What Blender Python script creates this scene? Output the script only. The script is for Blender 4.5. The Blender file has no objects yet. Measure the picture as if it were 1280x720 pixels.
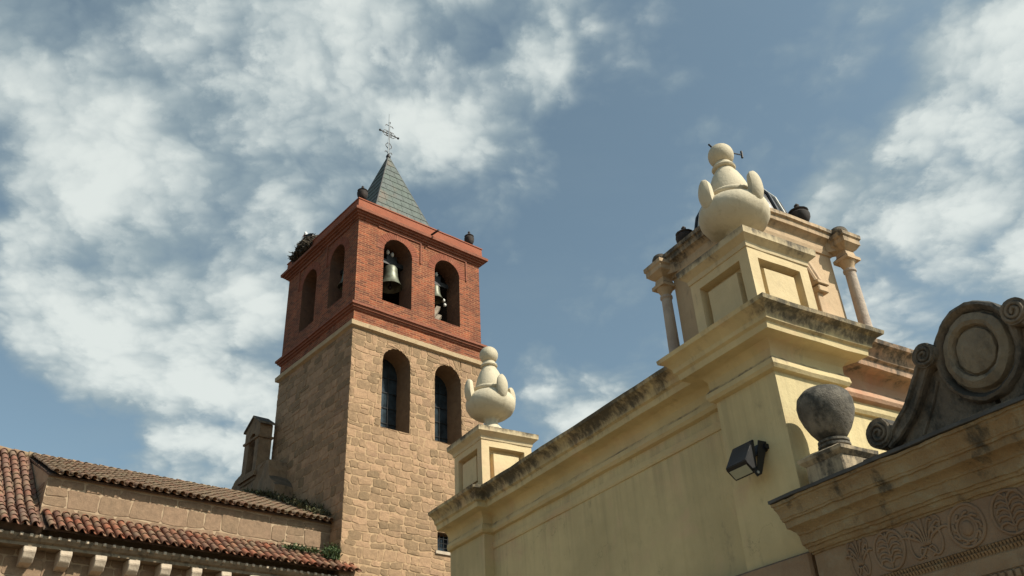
import bpy, bmesh, math, random
from mathutils import Vector, Matrix, noise
R = math.radians
random.seed(7)
scene = bpy.context.scene
col = scene.collection

# ------------------------------------------------------------------ camera
PITCH, ROLL, F = R(31.6525), R(-3.1363), 1096.1
fw = Vector((0, math.cos(PITCH), math.sin(PITCH)))
u0 = Vector((0, -math.sin(PITCH), math.cos(PITCH)))
r0 = Vector((1, 0, 0))
rt = math.cos(ROLL)*r0 + math.sin(ROLL)*u0
up = -math.sin(ROLL)*r0 + math.cos(ROLL)*u0
cam = bpy.data.cameras.new('camera')
cam.sensor_width = 36
cam.lens = F/1280*36
cam.clip_start = .05
cam.clip_end = 6000
co = bpy.data.objects.new('camera', cam)
col.objects.link(co)
m = Matrix((rt, up, -fw)).transposed().to_4x4()
m.translation = (0, 0, 1.6)
co.matrix_world = m
scene.camera = co

# ------------------------------------------------------------------ light
SUN_AZ, SUN_EL = R(114), R(45)
SUNDIR = Vector((math.sin(SUN_AZ)*math.cos(SUN_EL), math.cos(SUN_AZ)*math.cos(SUN_EL), math.sin(SUN_EL)))
sl = bpy.data.lights.new('sun', 'SUN')
sl.energy = 5.0
sl.angle = R(.53)
sl.color = (1, .93, .80)
so = bpy.data.objects.new('sun', sl)
so.rotation_euler = SUNDIR.to_track_quat('Z', 'Y').to_euler()
so.location = (30, -20, 40)
col.objects.link(so)


class NT:
    """small helper round a node tree"""
    def __init__(s, tree):
        s.t = tree

    def n(s, kind, **kw):
        nd = s.t.nodes.new(kind)
        for k, v in kw.items():
            setattr(nd, k, v)
        return nd

    def put(s, sock, v):
        if v is None:
            return
        if isinstance(v, bpy.types.NodeSocket):
            s.t.links.new(v, sock)
        elif isinstance(v, (tuple, list)):
            if len(v) == 3 and len(sock.default_value) == 4:
                v = (*v, 1)
            sock.default_value = v
        else:
            sock.default_value = v

    def math(s, op, a, b=None, c=None, clamp=False):
        nd = s.n('ShaderNodeMath', operation=op, use_clamp=clamp)
        for i, v in enumerate((a, b, c)):
            s.put(nd.inputs[i], v)
        return nd.outputs[0]

    def vmath(s, op, a, b=None, out=0):
        nd = s.n('ShaderNodeVectorMath', operation=op)
        s.put(nd.inputs[0], a)
        s.put(nd.inputs[1], b)
        return nd.outputs[out]

    def rng(s, v, a, b, c=0., d=1., smooth=True):
        nd = s.n('ShaderNodeMapRange', interpolation_type='SMOOTHSTEP' if smooth else 'LINEAR')
        for i, q in enumerate((v, a, b, c, d)):
            s.put(nd.inputs[i], q)
        return nd.outputs[0]

    def mix(s, f, a, b, mode='MIX'):
        nd = s.n('ShaderNodeMix', data_type='RGBA', blend_type=mode)
        s.put(nd.inputs[0], f)
        s.put(nd.inputs[6], a)
        s.put(nd.inputs[7], b)
        return nd.outputs[2]

    def noise(s, vec, scale, detail=4, rough=.55, dist=0.):
        nd = s.n('ShaderNodeTexNoise')
        s.put(nd.inputs['Vector'], vec)
        nd.inputs['Scale'].default_value = scale
        nd.inputs['Detail'].default_value = detail
        nd.inputs['Roughness'].default_value = rough
        nd.inputs['Distortion'].default_value = dist
        return nd.outputs['Fac']

    def mul(s, vec, v3):
        return s.vmath('MULTIPLY', vec, v3)

    def sep(s, vec):
        nd = s.n('ShaderNodeSeparateXYZ')
        s.put(nd.inputs[0], vec)
        return nd.outputs

    def comb(s, x, y, z):
        nd = s.n('ShaderNodeCombineXYZ')
        for i, v in enumerate((x, y, z)):
            s.put(nd.inputs[i], v)
        return nd.outputs[0]


# ------------------------------------------------------------------ world: sky with broken cloud
def ray(px, py):
    d = rt*(px-640) - up*(py-360) + fw*F
    return d.normalized()


world = bpy.data.worlds.new('World')
scene.world = world
world.use_nodes = True
W = NT(world.node_tree)
bg = world.node_tree.nodes['Background']
sky = W.n('ShaderNodeTexSky', sky_type='NISHITA')
sky.sun_disc = False
sky.sun_elevation = SUN_EL
sky.sun_rotation = SUN_AZ
sky.air_density = 1.0
sky.dust_density = 2.0
sky.ozone_density = 1.5
hs = W.n('ShaderNodeHueSaturation')
hs.inputs['Saturation'].default_value = .62
hs.inputs['Value'].default_value = 1.
W.put(hs.inputs['Color'], sky.outputs[0])
blue = W.mix(1., hs.outputs[0], (1.10, 1.40, 1.40), 'MULTIPLY')
tc = W.n('ShaderNodeTexCoord')
dirv = W.vmath('NORMALIZE', tc.outputs['Generated'])
sx, sy, sz = W.sep(dirv)
den = W.math('ADD', W.math('MAXIMUM', sz, 0.), .35)
cl = W.comb(W.math('DIVIDE', sx, den), W.math('DIVIDE', sy, den), 0.)
# where the banks of cloud stand in the sky: (px, py, radius, weight)
BANKS = [(250, 10, 140, .56), (400, 60, 160, .60), (540, 65, 140, .58), (620, 100, 90, .48), (350, 150, 140, .54), (405, 225, 90, .46), (110, 30, 120, .36),
         (50, 120, 90, .22), (160, 150, 80, .16), (110, 265, 100, .44), (50, 340, 80, .32), (160, 380, 110, .52), (120, 420, 80, .36), (290, 285, 120, .52), (80, 160, 120, .22),
         (220, 330, 100, .32), (320, 370, 90, .36), (250, 205, 100, .34), (215, 550, 120, .46), (300, 520, 90, .38), (165, 500, 70, .22),
         (1240, 85, 80, .44), (1200, 130, 60, .28), (1165, 230, 95, .46), (1245, 265, 110, .52), (1130, 320, 110, .56), (1200, 385, 100, .50), (1085, 200, 70, .26),
         (1060, 280, 70, .22), (770, 470, 90, .22), (690, 530, 90, .32), (650, 15, 90, .38), (-300, 200, 450, .25), (1700, 200, 450, .3), (600, -500, 400, .22),
         (60, 200, 80, -.30), (170, 185, 70, -.28), (50, 480, 120, -.42), (240, 455, 80, -.42), (90, 545, 80, -.3), (30, 230, 60, -.25), (190, 290, 40, -.2), (445, 125, 45, -.30), (20, 60, 60, -.2), (400, 320, 60, -.2), (1120, 120, 90, -.2), (1270, 190, 50, -.25)]
acc = 0.0
for px, py, rad, wt in BANKS:
    d = ray(px, py)
    ang = math.atan(rad/F)*1.35
    dt = W.vmath('DOT_PRODUCT', dirv, tuple(d), out=1)
    b = W.rng(dt, math.cos(ang), 1.0, 0., wt)
    acc = b if isinstance(acc, float) else W.math('ADD', acc, b)
acc = W.math('MINIMUM', acc, .62)
warp = W.noise(cl, 1.3, 3, .5)
cl2 = W.vmath('ADD', cl, W.comb(W.math('MULTIPLY', warp, .22), W.math('MULTIPLY', warp, -.15), 0.))
nz = W.noise(cl2, 3.7, 10, .54)
nz2 = W.noise(cl2, 12., 8, .62)
vo = W.n('ShaderNodeTexVoronoi', feature='F1', voronoi_dimensions='2D', normalize=True)
W.put(vo.inputs['Vector'], W.vmath('ADD', cl2, W.comb(W.math('MULTIPLY', nz2, .10), W.math('MULTIPLY', nz, .12), 0.)))
vo.inputs['Scale'].default_value = 5.2
vo.inputs['Detail'].default_value = 3
vo.inputs['Roughness'].default_value = .55
vo.inputs['Lacunarity'].default_value = 2.3
puff = W.math('SUBTRACT', .30, vo.outputs['Distance'])
dens = W.math('ADD', W.math('MULTIPLY', acc, .92), W.math('MULTIPLY', W.math('SUBTRACT', nz, .5), 1.7))
dens = W.math('ADD', dens, W.math('MULTIPLY', puff, 1.5))
dens = W.math('ADD', dens, W.math('MULTIPLY', W.math('SUBTRACT', nz2, .5), .30))
cover = W.rng(dens, 0., .60)
veil = W.rng(W.noise(W.mul(cl, (1., 2.2, 1.)), 2.2, 8, .62), .42, .8, 0., .13)
cover = W.math('MAXIMUM', cover, veil)
nz3 = W.noise(W.vmath('ADD', cl2, (3.1, 1.7, 0.)), 5.5, 6, .55)
thick = W.rng(W.math('ADD', dens, W.math('ADD', W.math('MULTIPLY', W.math('SUBTRACT', nz2, .5), .5), W.math('ADD', W.math('MULTIPLY', W.math('SUBTRACT', nz3, .5), .7), W.math('MULTIPLY', puff, .7)))), .20, .95)
ccol = W.mix(thick, (3.7, 4.7, 5.1), (8.9, 9.5, 9.1))
skyc = W.mix(W.math('MULTIPLY', cover, .93), blue, ccol)
W.put(bg.inputs['Color'], skyc)
bg.inputs['Strength'].default_value = .0705

vs = scene.view_settings
vs.view_transform = 'Standard'
vs.look = 'None'
vs.exposure = .32
vs.gamma = 1
vs.use_curve_mapping = False


# ------------------------------------------------------------------ materials
def new_mat(name):
    mt = bpy.data.materials.new(name)
    mt.use_nodes = True
    nt = NT(mt.node_tree)
    return mt, nt, mt.node_tree.nodes['Principled BSDF']


def add_bump(nt, bs, h, strength=.5, dist=.02):
    b = nt.n('ShaderNodeBump')
    b.inputs['Strength'].default_value = strength
    b.inputs['Distance'].default_value = dist
    nt.put(b.inputs['Height'], h)
    nt.put(bs.inputs['Normal'], b.outputs[0])


def simple(name, c, rough=.6, metal=0., var=.15, scale=6., bump=.2, c2=None, island=0.):
    mt, nt, bs = new_mat(name)
    o = nt.n('ShaderNodeTexCoord').outputs['Object']
    f = nt.noise(o, scale, 6, .6)
    c2 = c2 or tuple(x*(1-2.2*var) for x in c)
    cc = nt.mix(nt.rng(f, .3, .7), c2, c)
    if island:
        ri = nt.n('ShaderNodeNewGeometry').outputs['Random Per Island']
        cc = nt.mix(1., cc, nt.rng(ri, 0, 1, 1-island, 1+island, False), 'MULTIPLY')
    nt.put(bs.inputs['Base Color'], cc)
    bs.inputs['Roughness'].default_value = rough
    bs.inputs['Metallic'].default_value = metal
    if bump:
        add_bump(nt, bs, nt.noise(o, scale*6, 5), bump, .01)
    return mt


def plaster(name, c, grime=1., zlo=5.35, zhi=5.75, dirtc=(.035, .032, .026), tint=None, streak=.25, upg=.8, spot=1., pier=False, drips=0.):
    """painted render with rain streaks, repaired patches and black lichen"""
    mt, nt, bs = new_mat(name)
    tcn = nt.n('ShaderNodeTexCoord')
    o = tcn.outputs['Object']
    n1 = nt.noise(o, .9, 7, .62)
    cc = nt.mix(nt.rng(n1, .3, .72), tuple(x*.80 for x in c), tuple(min(1, x*1.07) for x in c))
    if tint:
        cc = nt.mix(nt.rng(nt.noise(o, 1.7, 5, .6, .6), .5, .75, 0, .6), cc, tint)
    st = nt.noise(nt.mul(o, (3.2, 3.2, .16)), 1.5, 6, .65)
    cc = nt.mix(nt.rng(st, .45, .8, 0, streak), cc, tuple(x*.5 for x in c))
    cc = nt.mix(nt.rng(nt.noise(nt.mul(o, (9, 9, .35)), 1.2, 6, .7), .52, .8, 0, streak*.9), cc, (c[0]*.62, c[1]*.58, c[2]*.5))
    x, y, z = nt.sep(o)
    if drips:
        dz = nt.rng(z, 3.7, 4.98)
        dn = nt.noise(nt.mul(o, (7.5, 7.5, .22)), 1.3, 8, .7)
        cc = nt.mix(nt.math('MULTIPLY', nt.rng(nt.math('ADD', dn, nt.math('MULTIPLY', dz, .12)), .56, .76, 0, drips), dz), cc, (.17, .135, .085))
        pt = nt.noise(o, .75, 2, .4, .3)
        cc = nt.mix(nt.rng(pt, .60, .625, 0, .22), cc, tuple(min(1, q*1.18) for q in c))
        ck = nt.n('ShaderNodeTexVoronoi', feature='DISTANCE_TO_EDGE')
        nt.put(ck.inputs['Vector'], nt.vmath('ADD', o, nt.comb(nt.noise(o, 3, 6), nt.noise(o, 4, 6), nt.noise(o, 3.5, 6))))
        ck.inputs['Scale'].default_value = .75
        cm = nt.math('MULTIPLY', nt.rng(ck.outputs['Distance'], .0, .006, .55, 0), nt.rng(nt.noise(o, 1.1, 3), .5, .62))
        cc = nt.mix(cm, cc, tuple(q*.35 for q in c))
    zm = nt.math('MULTIPLY', nt.rng(z, zlo, zhi, 0., .48), nt.rng(nt.noise(o, .55, 4, .6), .3, .6, .55, 1.))
    if pier:      # the front of the corner pier is sheltered by the turret and has stayed cleaner
        pm = nt.math('MULTIPLY', nt.rng(y, -3.15, -2.9), nt.rng(y, -1.95, -1.65, 1., 0.))
        zm = nt.math('MULTIPLY', zm, nt.math('SUBTRACT', 1., nt.math('MULTIPLY', pm, .72)))
        zm = nt.math('MULTIPLY', zm, nt.rng(y, 2.5, 2.8, 1., .75))
    nrm = nt.n('ShaderNodeNewGeometry').outputs['Normal']
    uz = nt.math('MULTIPLY', nt.rng(nt.sep(nrm)[2], .1, .8), upg*.42)
    g = nt.math('ADD', nt.noise(o, 3.1, 9, .68), nt.math('ADD', zm, uz))
    drip = nt.noise(nt.mul(o, (7, 7, 1.1)), 1.6, 8, .7)
    g = nt.math('ADD', g, nt.math('MULTIPLY', nt.math('SUBTRACT', drip, .5), .75))
    cc = nt.mix(nt.rng(g, .58, .92, 0, .72*grime), cc, (.185, .145, .095))
    fine = nt.math('MULTIPLY', nt.math('SUBTRACT', nt.noise(o, 17, 9, .75), .5), .55)
    gm = nt.rng(nt.math('ADD', g, fine), .76, 1.04, 0, .9*grime)
    cc = nt.mix(gm, cc, dirtc)
    sp = nt.rng(nt.noise(o, 11, 9, .72), .66, .76, 0, .45*spot)
    cc = nt.mix(sp, cc, tuple(x*.4 for x in c))
    nt.put(bs.inputs['Base Color'], cc)
    bs.inputs['Roughness'].default_value = .9
    h = nt.math('ADD', nt.math('MULTIPLY', nt.noise(o, 5, 6, .6), 1.4), nt.math('ADD', nt.math('MULTIPLY', nt.noise(o, 45, 5, .7), .35), nt.math('MULTIPLY', gm, -.25)))
    add_bump(nt, bs, h, .45, .02)
    return mt


def stone(name, c1, c2, c3, dark=(.03, .028, .022), lich=.6, scale=2.4, upg=.3, island=0., bump=.6, lo=.56, hi=.8):
    mt, nt, bs = new_mat(name)
    o = nt.n('ShaderNodeTexCoord').outputs['Object']
    cc = nt.mix(nt.rng(nt.noise(o, scale, 7, .65), .32, .68), c1, c2)
    cc = nt.mix(nt.rng(nt.noise(o, scale*2.7, 8, .7, .5), .5, .78, 0, .8), cc, c3)
    if island:
        ri = nt.n('ShaderNodeNewGeometry').outputs['Random Per Island']
        cc = nt.mix(1., cc, nt.rng(ri, 0, 1, 1-island, 1+island, False), 'MULTIPLY')
    nrm = nt.n('ShaderNodeNewGeometry').outputs['Normal']
    uz = nt.math('MULTIPLY', nt.rng(nt.sep(nrm)[2], .2, .9), upg)
    g = nt.math('ADD', nt.noise(nt.mul(o, (1, 1, .7)), scale*1.6, 9, .7), uz)
    cc = nt.mix(nt.rng(g, lo, hi, 0, lich), cc, dark)
    nt.put(bs.inputs['Base Color'], cc)
    bs.inputs['Roughness'].default_value = .92
    h = nt.math('ADD', nt.noise(o, scale*4, 7, .65), nt.math('MULTIPLY', nt.noise(o, scale*22, 5, .7), .4))
    add_bump(nt, bs, h, bump, .025)
    return mt


def block_stone(name, cols, bump=.6, gain=1.):
    """every loose island of the mesh is one stone with a tone of its own"""
    mt, nt, bs = new_mat(name)
    o = nt.n('ShaderNodeTexCoord').outputs['Object']
    ri = nt.n('ShaderNodeNewGeometry').outputs['Random Per Island']
    rp = nt.n('ShaderNodeValToRGB')
    rp.color_ramp.interpolation = 'LINEAR'
    el = rp.color_ramp.elements
    for i, c in enumerate(cols):
        p = i/(len(cols)-1)
        e = el[0] if i == 0 else (el[1] if i == len(cols)-1 else el.new(p))
        e.position = p
        e.color = (*c, 1)
    # elements are sorted by position; assign again in order
    for i, e in enumerate(sorted(el, key=lambda q: q.position)):
        e.color = (*cols[i], 1)
    nt.put(rp.inputs[0], ri)
    n1 = nt.noise(o, 5.5, 8, .7)
    cc = nt.mix(1., rp.outputs[0], nt.rng(n1, .25, .75, .60*gain, 1.16*gain, False), 'MULTIPLY')
    cc = nt.mix(nt.rng(nt.noise(o, 1.1, 6, .6), .52, .75, 0, .45), cc, (.30, .17, .11))
    cc = nt.mix(nt.rng(nt.noise(o, 16, 8, .75), .63, .73, 0, .6), cc, (.12, .085, .06))
    nt.put(bs.inputs['Base Color'], cc)
    bs.inputs['Roughness'].default_value = .93
    h = nt.math('ADD', nt.noise(o, 7, 7, .65), nt.math('MULTIPLY', nt.noise(o, 40, 5, .7), .4))
    add_bump(nt, bs, h, bump, .035)
    return mt


def brick_mat(name, ca, cb, mortar, bw=.28, bh=.062, ms=.011):
    mt, nt, bs = new_mat(name)
    o = nt.n('ShaderNodeTexCoord').outputs['Object']
    x, y, z = nt.sep(o)
    wob = nt.math('MULTIPLY', nt.math('SUBTRACT', nt.noise(o, 2.2, 5), .5), .05)
    v = nt.comb(nt.math('ADD', x, y), nt.math('ADD', z, wob), 0.)
    b = nt.n('ShaderNodeTexBrick')
    nt.put(b.inputs['Vector'], v)
    b.inputs['Color1'].default_value = (*ca, 1)
    b.inputs['Color2'].default_value = (*cb, 1)
    b.inputs['Mortar'].default_value = (*mortar, 1)
    b.inputs['Scale'].default_value = 1
    b.inputs['Mortar Size'].default_value = ms
    b.inputs['Mortar Smooth'].default_value = .3
    b.inputs['Bias'].default_value = -.1
    b.inputs['Brick Width'].default_value = bw
    b.inputs['Row Height'].default_value = bh
    n1 = nt.noise(o, 1.5, 8, .68)
    cc = nt.mix(1., b.outputs['Color'], nt.rng(n1, .28, .72, .50, 1.35, False), 'MULTIPLY')
    cc = nt.mix(nt.rng(nt.noise(o, 3.3, 8, .7, .4), .52, .72, 0, .5), cc, (.36, .165, .09))
    cc = nt.mix(nt.rng(nt.noise(nt.mul(o, (5, 5, .7)), 1., 7, .7), .58, .78, 0, .6), cc, (.10, .05, .035))
    cc = nt.mix(nt.rng(nt.noise(o, .8, 8, .72, .3), .56, .74, 0, .55), cc, (.085, .045, .03))
    cc = nt.mix(1., cc, (1.04, .98, .84), 'MULTIPLY')
    nt.put(bs.inputs['Base Color'], cc)
    bs.inputs['Roughness'].default_value = .9
    h = nt.math('ADD', nt.math('MULTIPLY', b.outputs['Fac'], -1.), nt.math('MULTIPLY', nt.noise(o, 12, 7, .7), 1.3))
    add_bump(nt, bs, h, .6, .025)
    return mt


def tile_mat(name, cols, lich):
    mt, nt, bs = new_mat(name)
    o = nt.n('ShaderNodeTexCoord').outputs['Object']
    ri = nt.n('ShaderNodeNewGeometry').outputs['Random Per Island']
    cc = nt.mix(nt.rng(ri, .0, .5, 0, 1, False), cols[0], cols[1])
    cc = nt.mix(nt.rng(ri, .55, 1., 0, 1, False), cc, cols[2])
    cc = nt.mix(nt.rng(nt.noise(o, 2.2, 8, .7), .42, .68, 0, lich), cc, (.25, .19, .11))
    cc = nt.mix(nt.rng(nt.noise(o, 9, 8, .75), .55, .72, 0, .75), cc, (.05, .035, .026))
    nt.put(bs.inputs['Base Color'], cc)
    bs.inputs['Roughness'].default_value = .9
    add_bump(nt, bs, nt.noise(o, 25, 6, .7), .4, .02)
    return mt


M = {}
M['cream'] = plaster('cream_render', (.605, .49, .26), tint=(.60, .41, .25), drips=.2)
M['cream_pier'] = M['cream']
M['cream_trim'] = plaster('cream_moulding', (.605, .485, .26), grime=.88, zlo=5.40, zhi=5.62, tint=(.55, .36, .21), upg=1., pier=True)
M['ped_cap'] = plaster('pedestal_cap_render', (.60, .48, .29), grime=.9, zlo=6.58, zhi=6.76, tint=(.5, .36, .22), upg=1., streak=.2)
M['ped'] = plaster('pedestal_render', (.65, .51, .29), grime=.9, zlo=9, zhi=10, tint=(.58, .40, .24), upg=1., streak=.15)
M['pink'] = plaster('pinkish_moulding', (.54, .34, .215), grime=1., zlo=5.3, zhi=5.5, tint=(.42, .17, .09), upg=1., spot=1.6)
M['turret'] = plaster('turret_render', (.56, .40, .24), grime=1., zlo=1.36, zhi=1.78, tint=(.5, .30, .2), upg=1., streak=.3)
M['column'] = stone('column_stone', (.38, .30, .24), (.46, .38, .30), (.30, .22, .18), lich=.35, scale=3)
M['urn'] = plaster('urn_limewash', (.62, .54, .385), grime=.7, zlo=9, zhi=10, tint=(.46, .37, .24), streak=.6, upg=.5, spot=1.4)
M['portal'] = stone('portal_stone', (.23, .155, .09), (.30, .215, .13), (.30, .26, .18), lich=.7, scale=2.2, upg=.6, lo=.52, hi=.76)
M['frieze'] = stone('frieze_stone', (.215, .14, .085), (.27, .185, .115), (.24, .18, .115), lich=.55, scale=2.6)
M['cornice_stone'] = stone('cornice_stone', (.24, .16, .08), (.33, .25, .14), (.35, .33, .23), lich=.85, scale=2.3, lo=.52, hi=.7, bump=1.)
M['lichen'] = stone('lichened_stone', (.13, .10, .07), (.21, .165, .115), (.06, .052, .04), lich=.92, scale=3., upg=.35, lo=.42, hi=.64)
M['crest_face'] = stone('worn_medallion_stone', (.19, .145, .095), (.27, .215, .14), (.12, .10, .07), lich=.6, scale=3., upg=.3, lo=.5, hi=.7, bump=.9)
M['lead'] = simple('lead_flashing', (.075, .072, .065), .7, 0, .2, 5)
M['ball'] = stone('blackened_stone', (.10, .085, .065), (.23, .20, .155), (.055, .05, .045), lich=.9, scale=3.4, upg=.1, lo=.45, hi=.65)
M['fin_ped'] = plaster('peeling_pedestal', (.58, .45, .28), grime=1., zlo=-9, zhi=-8, tint=(.35, .22, .13), upg=0)
M['brownstone'] = stone('brown_plinth_stone', (.25, .165, .10), (.33, .23, .14), (.28, .22, .14), lich=.5, scale=2.)
M['granite'] = block_stone('granite_blocks', [(.26, .17, .09), (.44, .30, .155), (.36, .255, .13), (.50, .355, .185), (.40, .235, .13), (.57, .44, .255), (.33, .24, .135), (.47, .29, .165), (.29, .20, .11)], .7, .95)
M['mortar'] = stone('lime_mortar', (.38, .245, .135), (.44, .295, .165), (.28, .175, .095), lich=.35, scale=2., bump=.5)
M['church_stone'] = block_stone('church_rubble', [(.24, .16, .095), (.32, .215, .125), (.35, .245, .145), (.28, .18, .11), (.39, .285, .175)])
M['church_mortar'] = stone('church_mortar', (.35, .245, .155), (.41, .30, .19), (.27, .19, .12), lich=.35, scale=1.8)
M['spur'] = stone('shade_dark_spur_stone', (.18, .115, .065), (.25, .165, .095), (.125, .083, .05), lich=.7, scale=2.4, upg=.25, lo=.5, hi=.72)  # shadow of the tower put into the stone colour of spur and bellcote
M['spur_blocks'] = block_stone('spur_rubble', [(.2, .14, .09), (.28, .2, .13), (.24, .16, .1), (.33, .24, .15)])
M['eaves'] = stone('shaded_eaves_stone', (.17, .125, .08), (.26, .20, .13), (.12, .095, .06), lich=.8, scale=3, upg=.2, lo=.5, hi=.7)  # shadow below the tiles put into the cornice colour as dark blotches
M['ledge'] = stone('ledge_stone', (.40, .285, .16), (.46, .34, .20), (.30, .20, .12), lich=.6, scale=3)
M['brick'] = brick_mat('red_brick', (.275, .068, .028), (.088, .02, .01), (.30, .14, .074), .31, .092, .017)
M['brick_vous'] = block_stone('brick_voussoirs', [(.24, .07, .035), (.40, .16, .085), (.30, .09, .045), (.44, .22, .12)])
M['brick_dark'] = stone('brick_mouldings', (.22, .075, .04), (.28, .10, .055), (.16, .06, .035), lich=.6, scale=3, lo=.5, hi=.72)
M['band'] = stone('rendered_band', (.27, .078, .038), (.32, .10, .05), (.25, .105, .06), lich=.5, scale=1.6)
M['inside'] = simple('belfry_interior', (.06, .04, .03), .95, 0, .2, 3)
M['arch_shade'] = stone('shade_dark_reveal', (.12, .06, .035), (.16, .08, .045), (.08, .045, .03), lich=.5, scale=3)  # darker than the brick: shade inside the arches put into the colour
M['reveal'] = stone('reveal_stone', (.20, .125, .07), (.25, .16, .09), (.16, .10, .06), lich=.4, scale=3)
M['slate'] = block_stone('slates', [(.12, .145, .125), (.20, .225, .195), (.15, .175, .155), (.26, .28, .235), (.13, .145, .135), (.21, .235, .205)], .3)
M['iron'] = simple('iron', (.045, .042, .04), .55, .6, .2, 9)
M['steel'] = simple('galvanised_rod', (.62, .63, .62), .35, .7, .1, 9, 0)
M['bronze'] = simple('bronze_patina', (.17, .185, .135), .5, .45, .25, 4, .2, (.09, .085, .06))
M['wood'] = simple('weathered_timber', (.34, .27, .20), .85, 0, .2, 8)
M['knob'] = simple('white_insulator', (.72, .70, .64), .5, 0, .1, 9, 0)
M['pot'] = simple('dark_pottery', (.05, .034, .027), .8, 0, .3, 6)
M['tile'] = tile_mat('clay_tiles', [(.27, .082, .038), (.18, .072, .04), (.13, .066, .042)], .6)
M['tile_up'] = tile_mat('lichened_tiles', [(.21, .105, .06), (.20, .125, .075), (.17, .115, .07)], .8)
M['tile_big'] = tile_mat('ribbed_tiles', [(.20, .085, .055), (.16, .095, .066), (.22, .08, .046)], .65)
M['corbel'] = stone('corbel_stone', (.42, .33, .24), (.52, .43, .32), (.30, .22, .16), lich=.5, scale=4)
M['glass'] = simple('leaded_glass', (.035, .05, .06), .12, 0, .3, 2, .05)
M['leaf'] = simple('weed_leaves', (.075, .115, .03), .7, 0, .3, 7, 0, (.035, .055, .018), island=.35)
M['moss'] = simple('dry_weeds', (.085, .085, .03), .8, 0, .3, 7, 0, (.04, .035, .018), island=.4)
M['twig'] = simple('twigs', (.12, .095, .065), .9, 0, .3, 8, 0, island=.4)
M['feather_white'] = simple('white_feathers', (.78, .76, .72), .8, 0, .05, 8, 0)
M['feather_black'] = simple('black_feathers', (.02, .02, .022), .7, 0, .1, 8, 0)
M['beak'] = simple('red_beak', (.45, .08, .04), .5, 0, .1, 8, 0)
M['lamp_body'] = simple('lamp_casing', (.022, .022, .024), .42, .3, .15, 8, .05)
M['lamp_glass'] = simple('frosted_lamp_glass', (.42, .43, .33), .18, 0, .05, 6, 0)
M['dome'] = simple('black_glazed_tiles', (.03, .03, .034), .3, 0, .3, 7, .2)
M['dome_white'] = simple('white_glazed_tiles', (.6, .58, .52), .4, 0, .1, 7, .1)
M['earth'] = simple('bare_earth', (.095, .066, .038), .95, 0, .2, 2)
M['paving'] = stone('bounce_paving_stone', (.21, .16, .10), (.25, .195, .12), (.18, .135, .085), lich=.3, scale=1.2, upg=0)
M['door'] = simple('door_timber', (.12, .07, .04), .7, 0, .3, 4)

# ------------------------------------------------------------------ frames and object helpers
AT, AW = R(48.48729), R(32.035)


def frame(ex, ey):
    return Matrix(((ex[0], ey[0], 0, 0), (ex[1], ey[1], 0, 0), (0, 0, 1, 0), (0, 0, 0, 1)))


FT = frame((math.sin(AT), math.cos(AT)), (-math.cos(AT), math.sin(AT)))      # church and tower
FW = frame((math.cos(AW), math.sin(AW)), (-math.sin(AW), math.cos(AW)))      # chapel: x into the building, y along the facade


class Thing:
    def __init__(s, name, label, cat, fr, base, group=None):
        e = bpy.data.objects.new(name, None)
        col.objects.link(e)
        e.empty_display_size = .2
        e.matrix_world = fr @ Matrix.Translation(base)
        e['label'] = label
        e['category'] = cat
        if group:
            e['group'] = group
        s.e, s.base, s.fr = e, Vector(base), fr

    def part(s, name, bm, mat, parent=None, smooth=False, label=None, kind=None):
        bmesh.ops.translate(bm, verts=bm.verts, vec=-s.base)
        bmesh.ops.recalc_face_normals(bm, faces=bm.faces)
        me = bpy.data.meshes.new(name)
        bm.to_mesh(me)
        bm.free()
        me.materials.append(mat)
        if smooth:
            for p in me.polygons:
                p.use_smooth = True
            if smooth != 'all':
                me.set_sharp_from_angle(angle=R(smooth if smooth is not True else 40))
        o = bpy.data.objects.new(name, me)
        col.objects.link(o)
        o.parent = parent or s.e
        if label:
            o['label'] = label
        if kind:
            o['kind'] = kind
        return o


def copy_tree(o, parent=None):
    c = o.copy()
    col.objects.link(c)
    if parent:
        c.parent = parent
    for ch in list(o.children):
        copy_tree(ch, c)
    return c


def copy_part(o, dx, dy, dz):
    c = copy_tree(o, o.parent)
    c.location = Vector(o.location) + Vector((dx, dy, dz))
    return c


def B():
    return bmesh.new()


def box(bm, x0, x1, y0, y1, z0, z1, bev=0.):
    vs_ = [bm.verts.new(p) for p in ((x0, y0, z0), (x1, y0, z0), (x1, y1, z0), (x0, y1, z0), (x0, y0, z1), (x1, y0, z1), (x1, y1, z1), (x0, y1, z1))]
    fs = [bm.faces.new([vs_[i] for i in q]) for q in ((3, 2, 1, 0), (4, 5, 6, 7), (0, 1, 5, 4), (1, 2, 6, 5), (2, 3, 7, 6), (3, 0, 4, 7))]
    if bev:
        ed = list({e for f in fs for e in f.edges})
        bmesh.ops.bevel(bm, geom=ed, offset=bev, segments=1, affect='EDGES')
    return fs


def lathe(bm, cx, cy, prof, n=28, z0=0., cap=True, sc=(1, 1)):
    rings = []
    for r, z in prof:
        rings.append([bm.verts.new((cx+sc[0]*r*math.cos(2*math.pi*i/n), cy+sc[1]*r*math.sin(2*math.pi*i/n), z0+z)) for i in range(n)])
    for a, b in zip(rings, rings[1:]):
        for i in range(n):
            bm.faces.new((a[i], a[(i+1) % n], b[(i+1) % n], b[i]))
    if cap:
        bm.faces.new(rings[0][::-1])
        bm.faces.new(rings[-1])


def spline(pts, k=4):
    """Catmull-Rom through the points"""
    P = [Vector(p) for p in pts]
    P = [2*P[0]-P[1]] + P + [2*P[-1]-P[-2]]
    out = []
    for i in range(1, len(P)-2):
        a, b, c, d = P[i-1:i+3]
        for j in range(k):
            t = j/k
            out.append(.5*((2*b)+(c-a)*t+(2*a-5*b+4*c-d)*t*t+(3*b-a-3*c+d)*t**3))
    out.append(P[-2])
    return out


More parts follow.
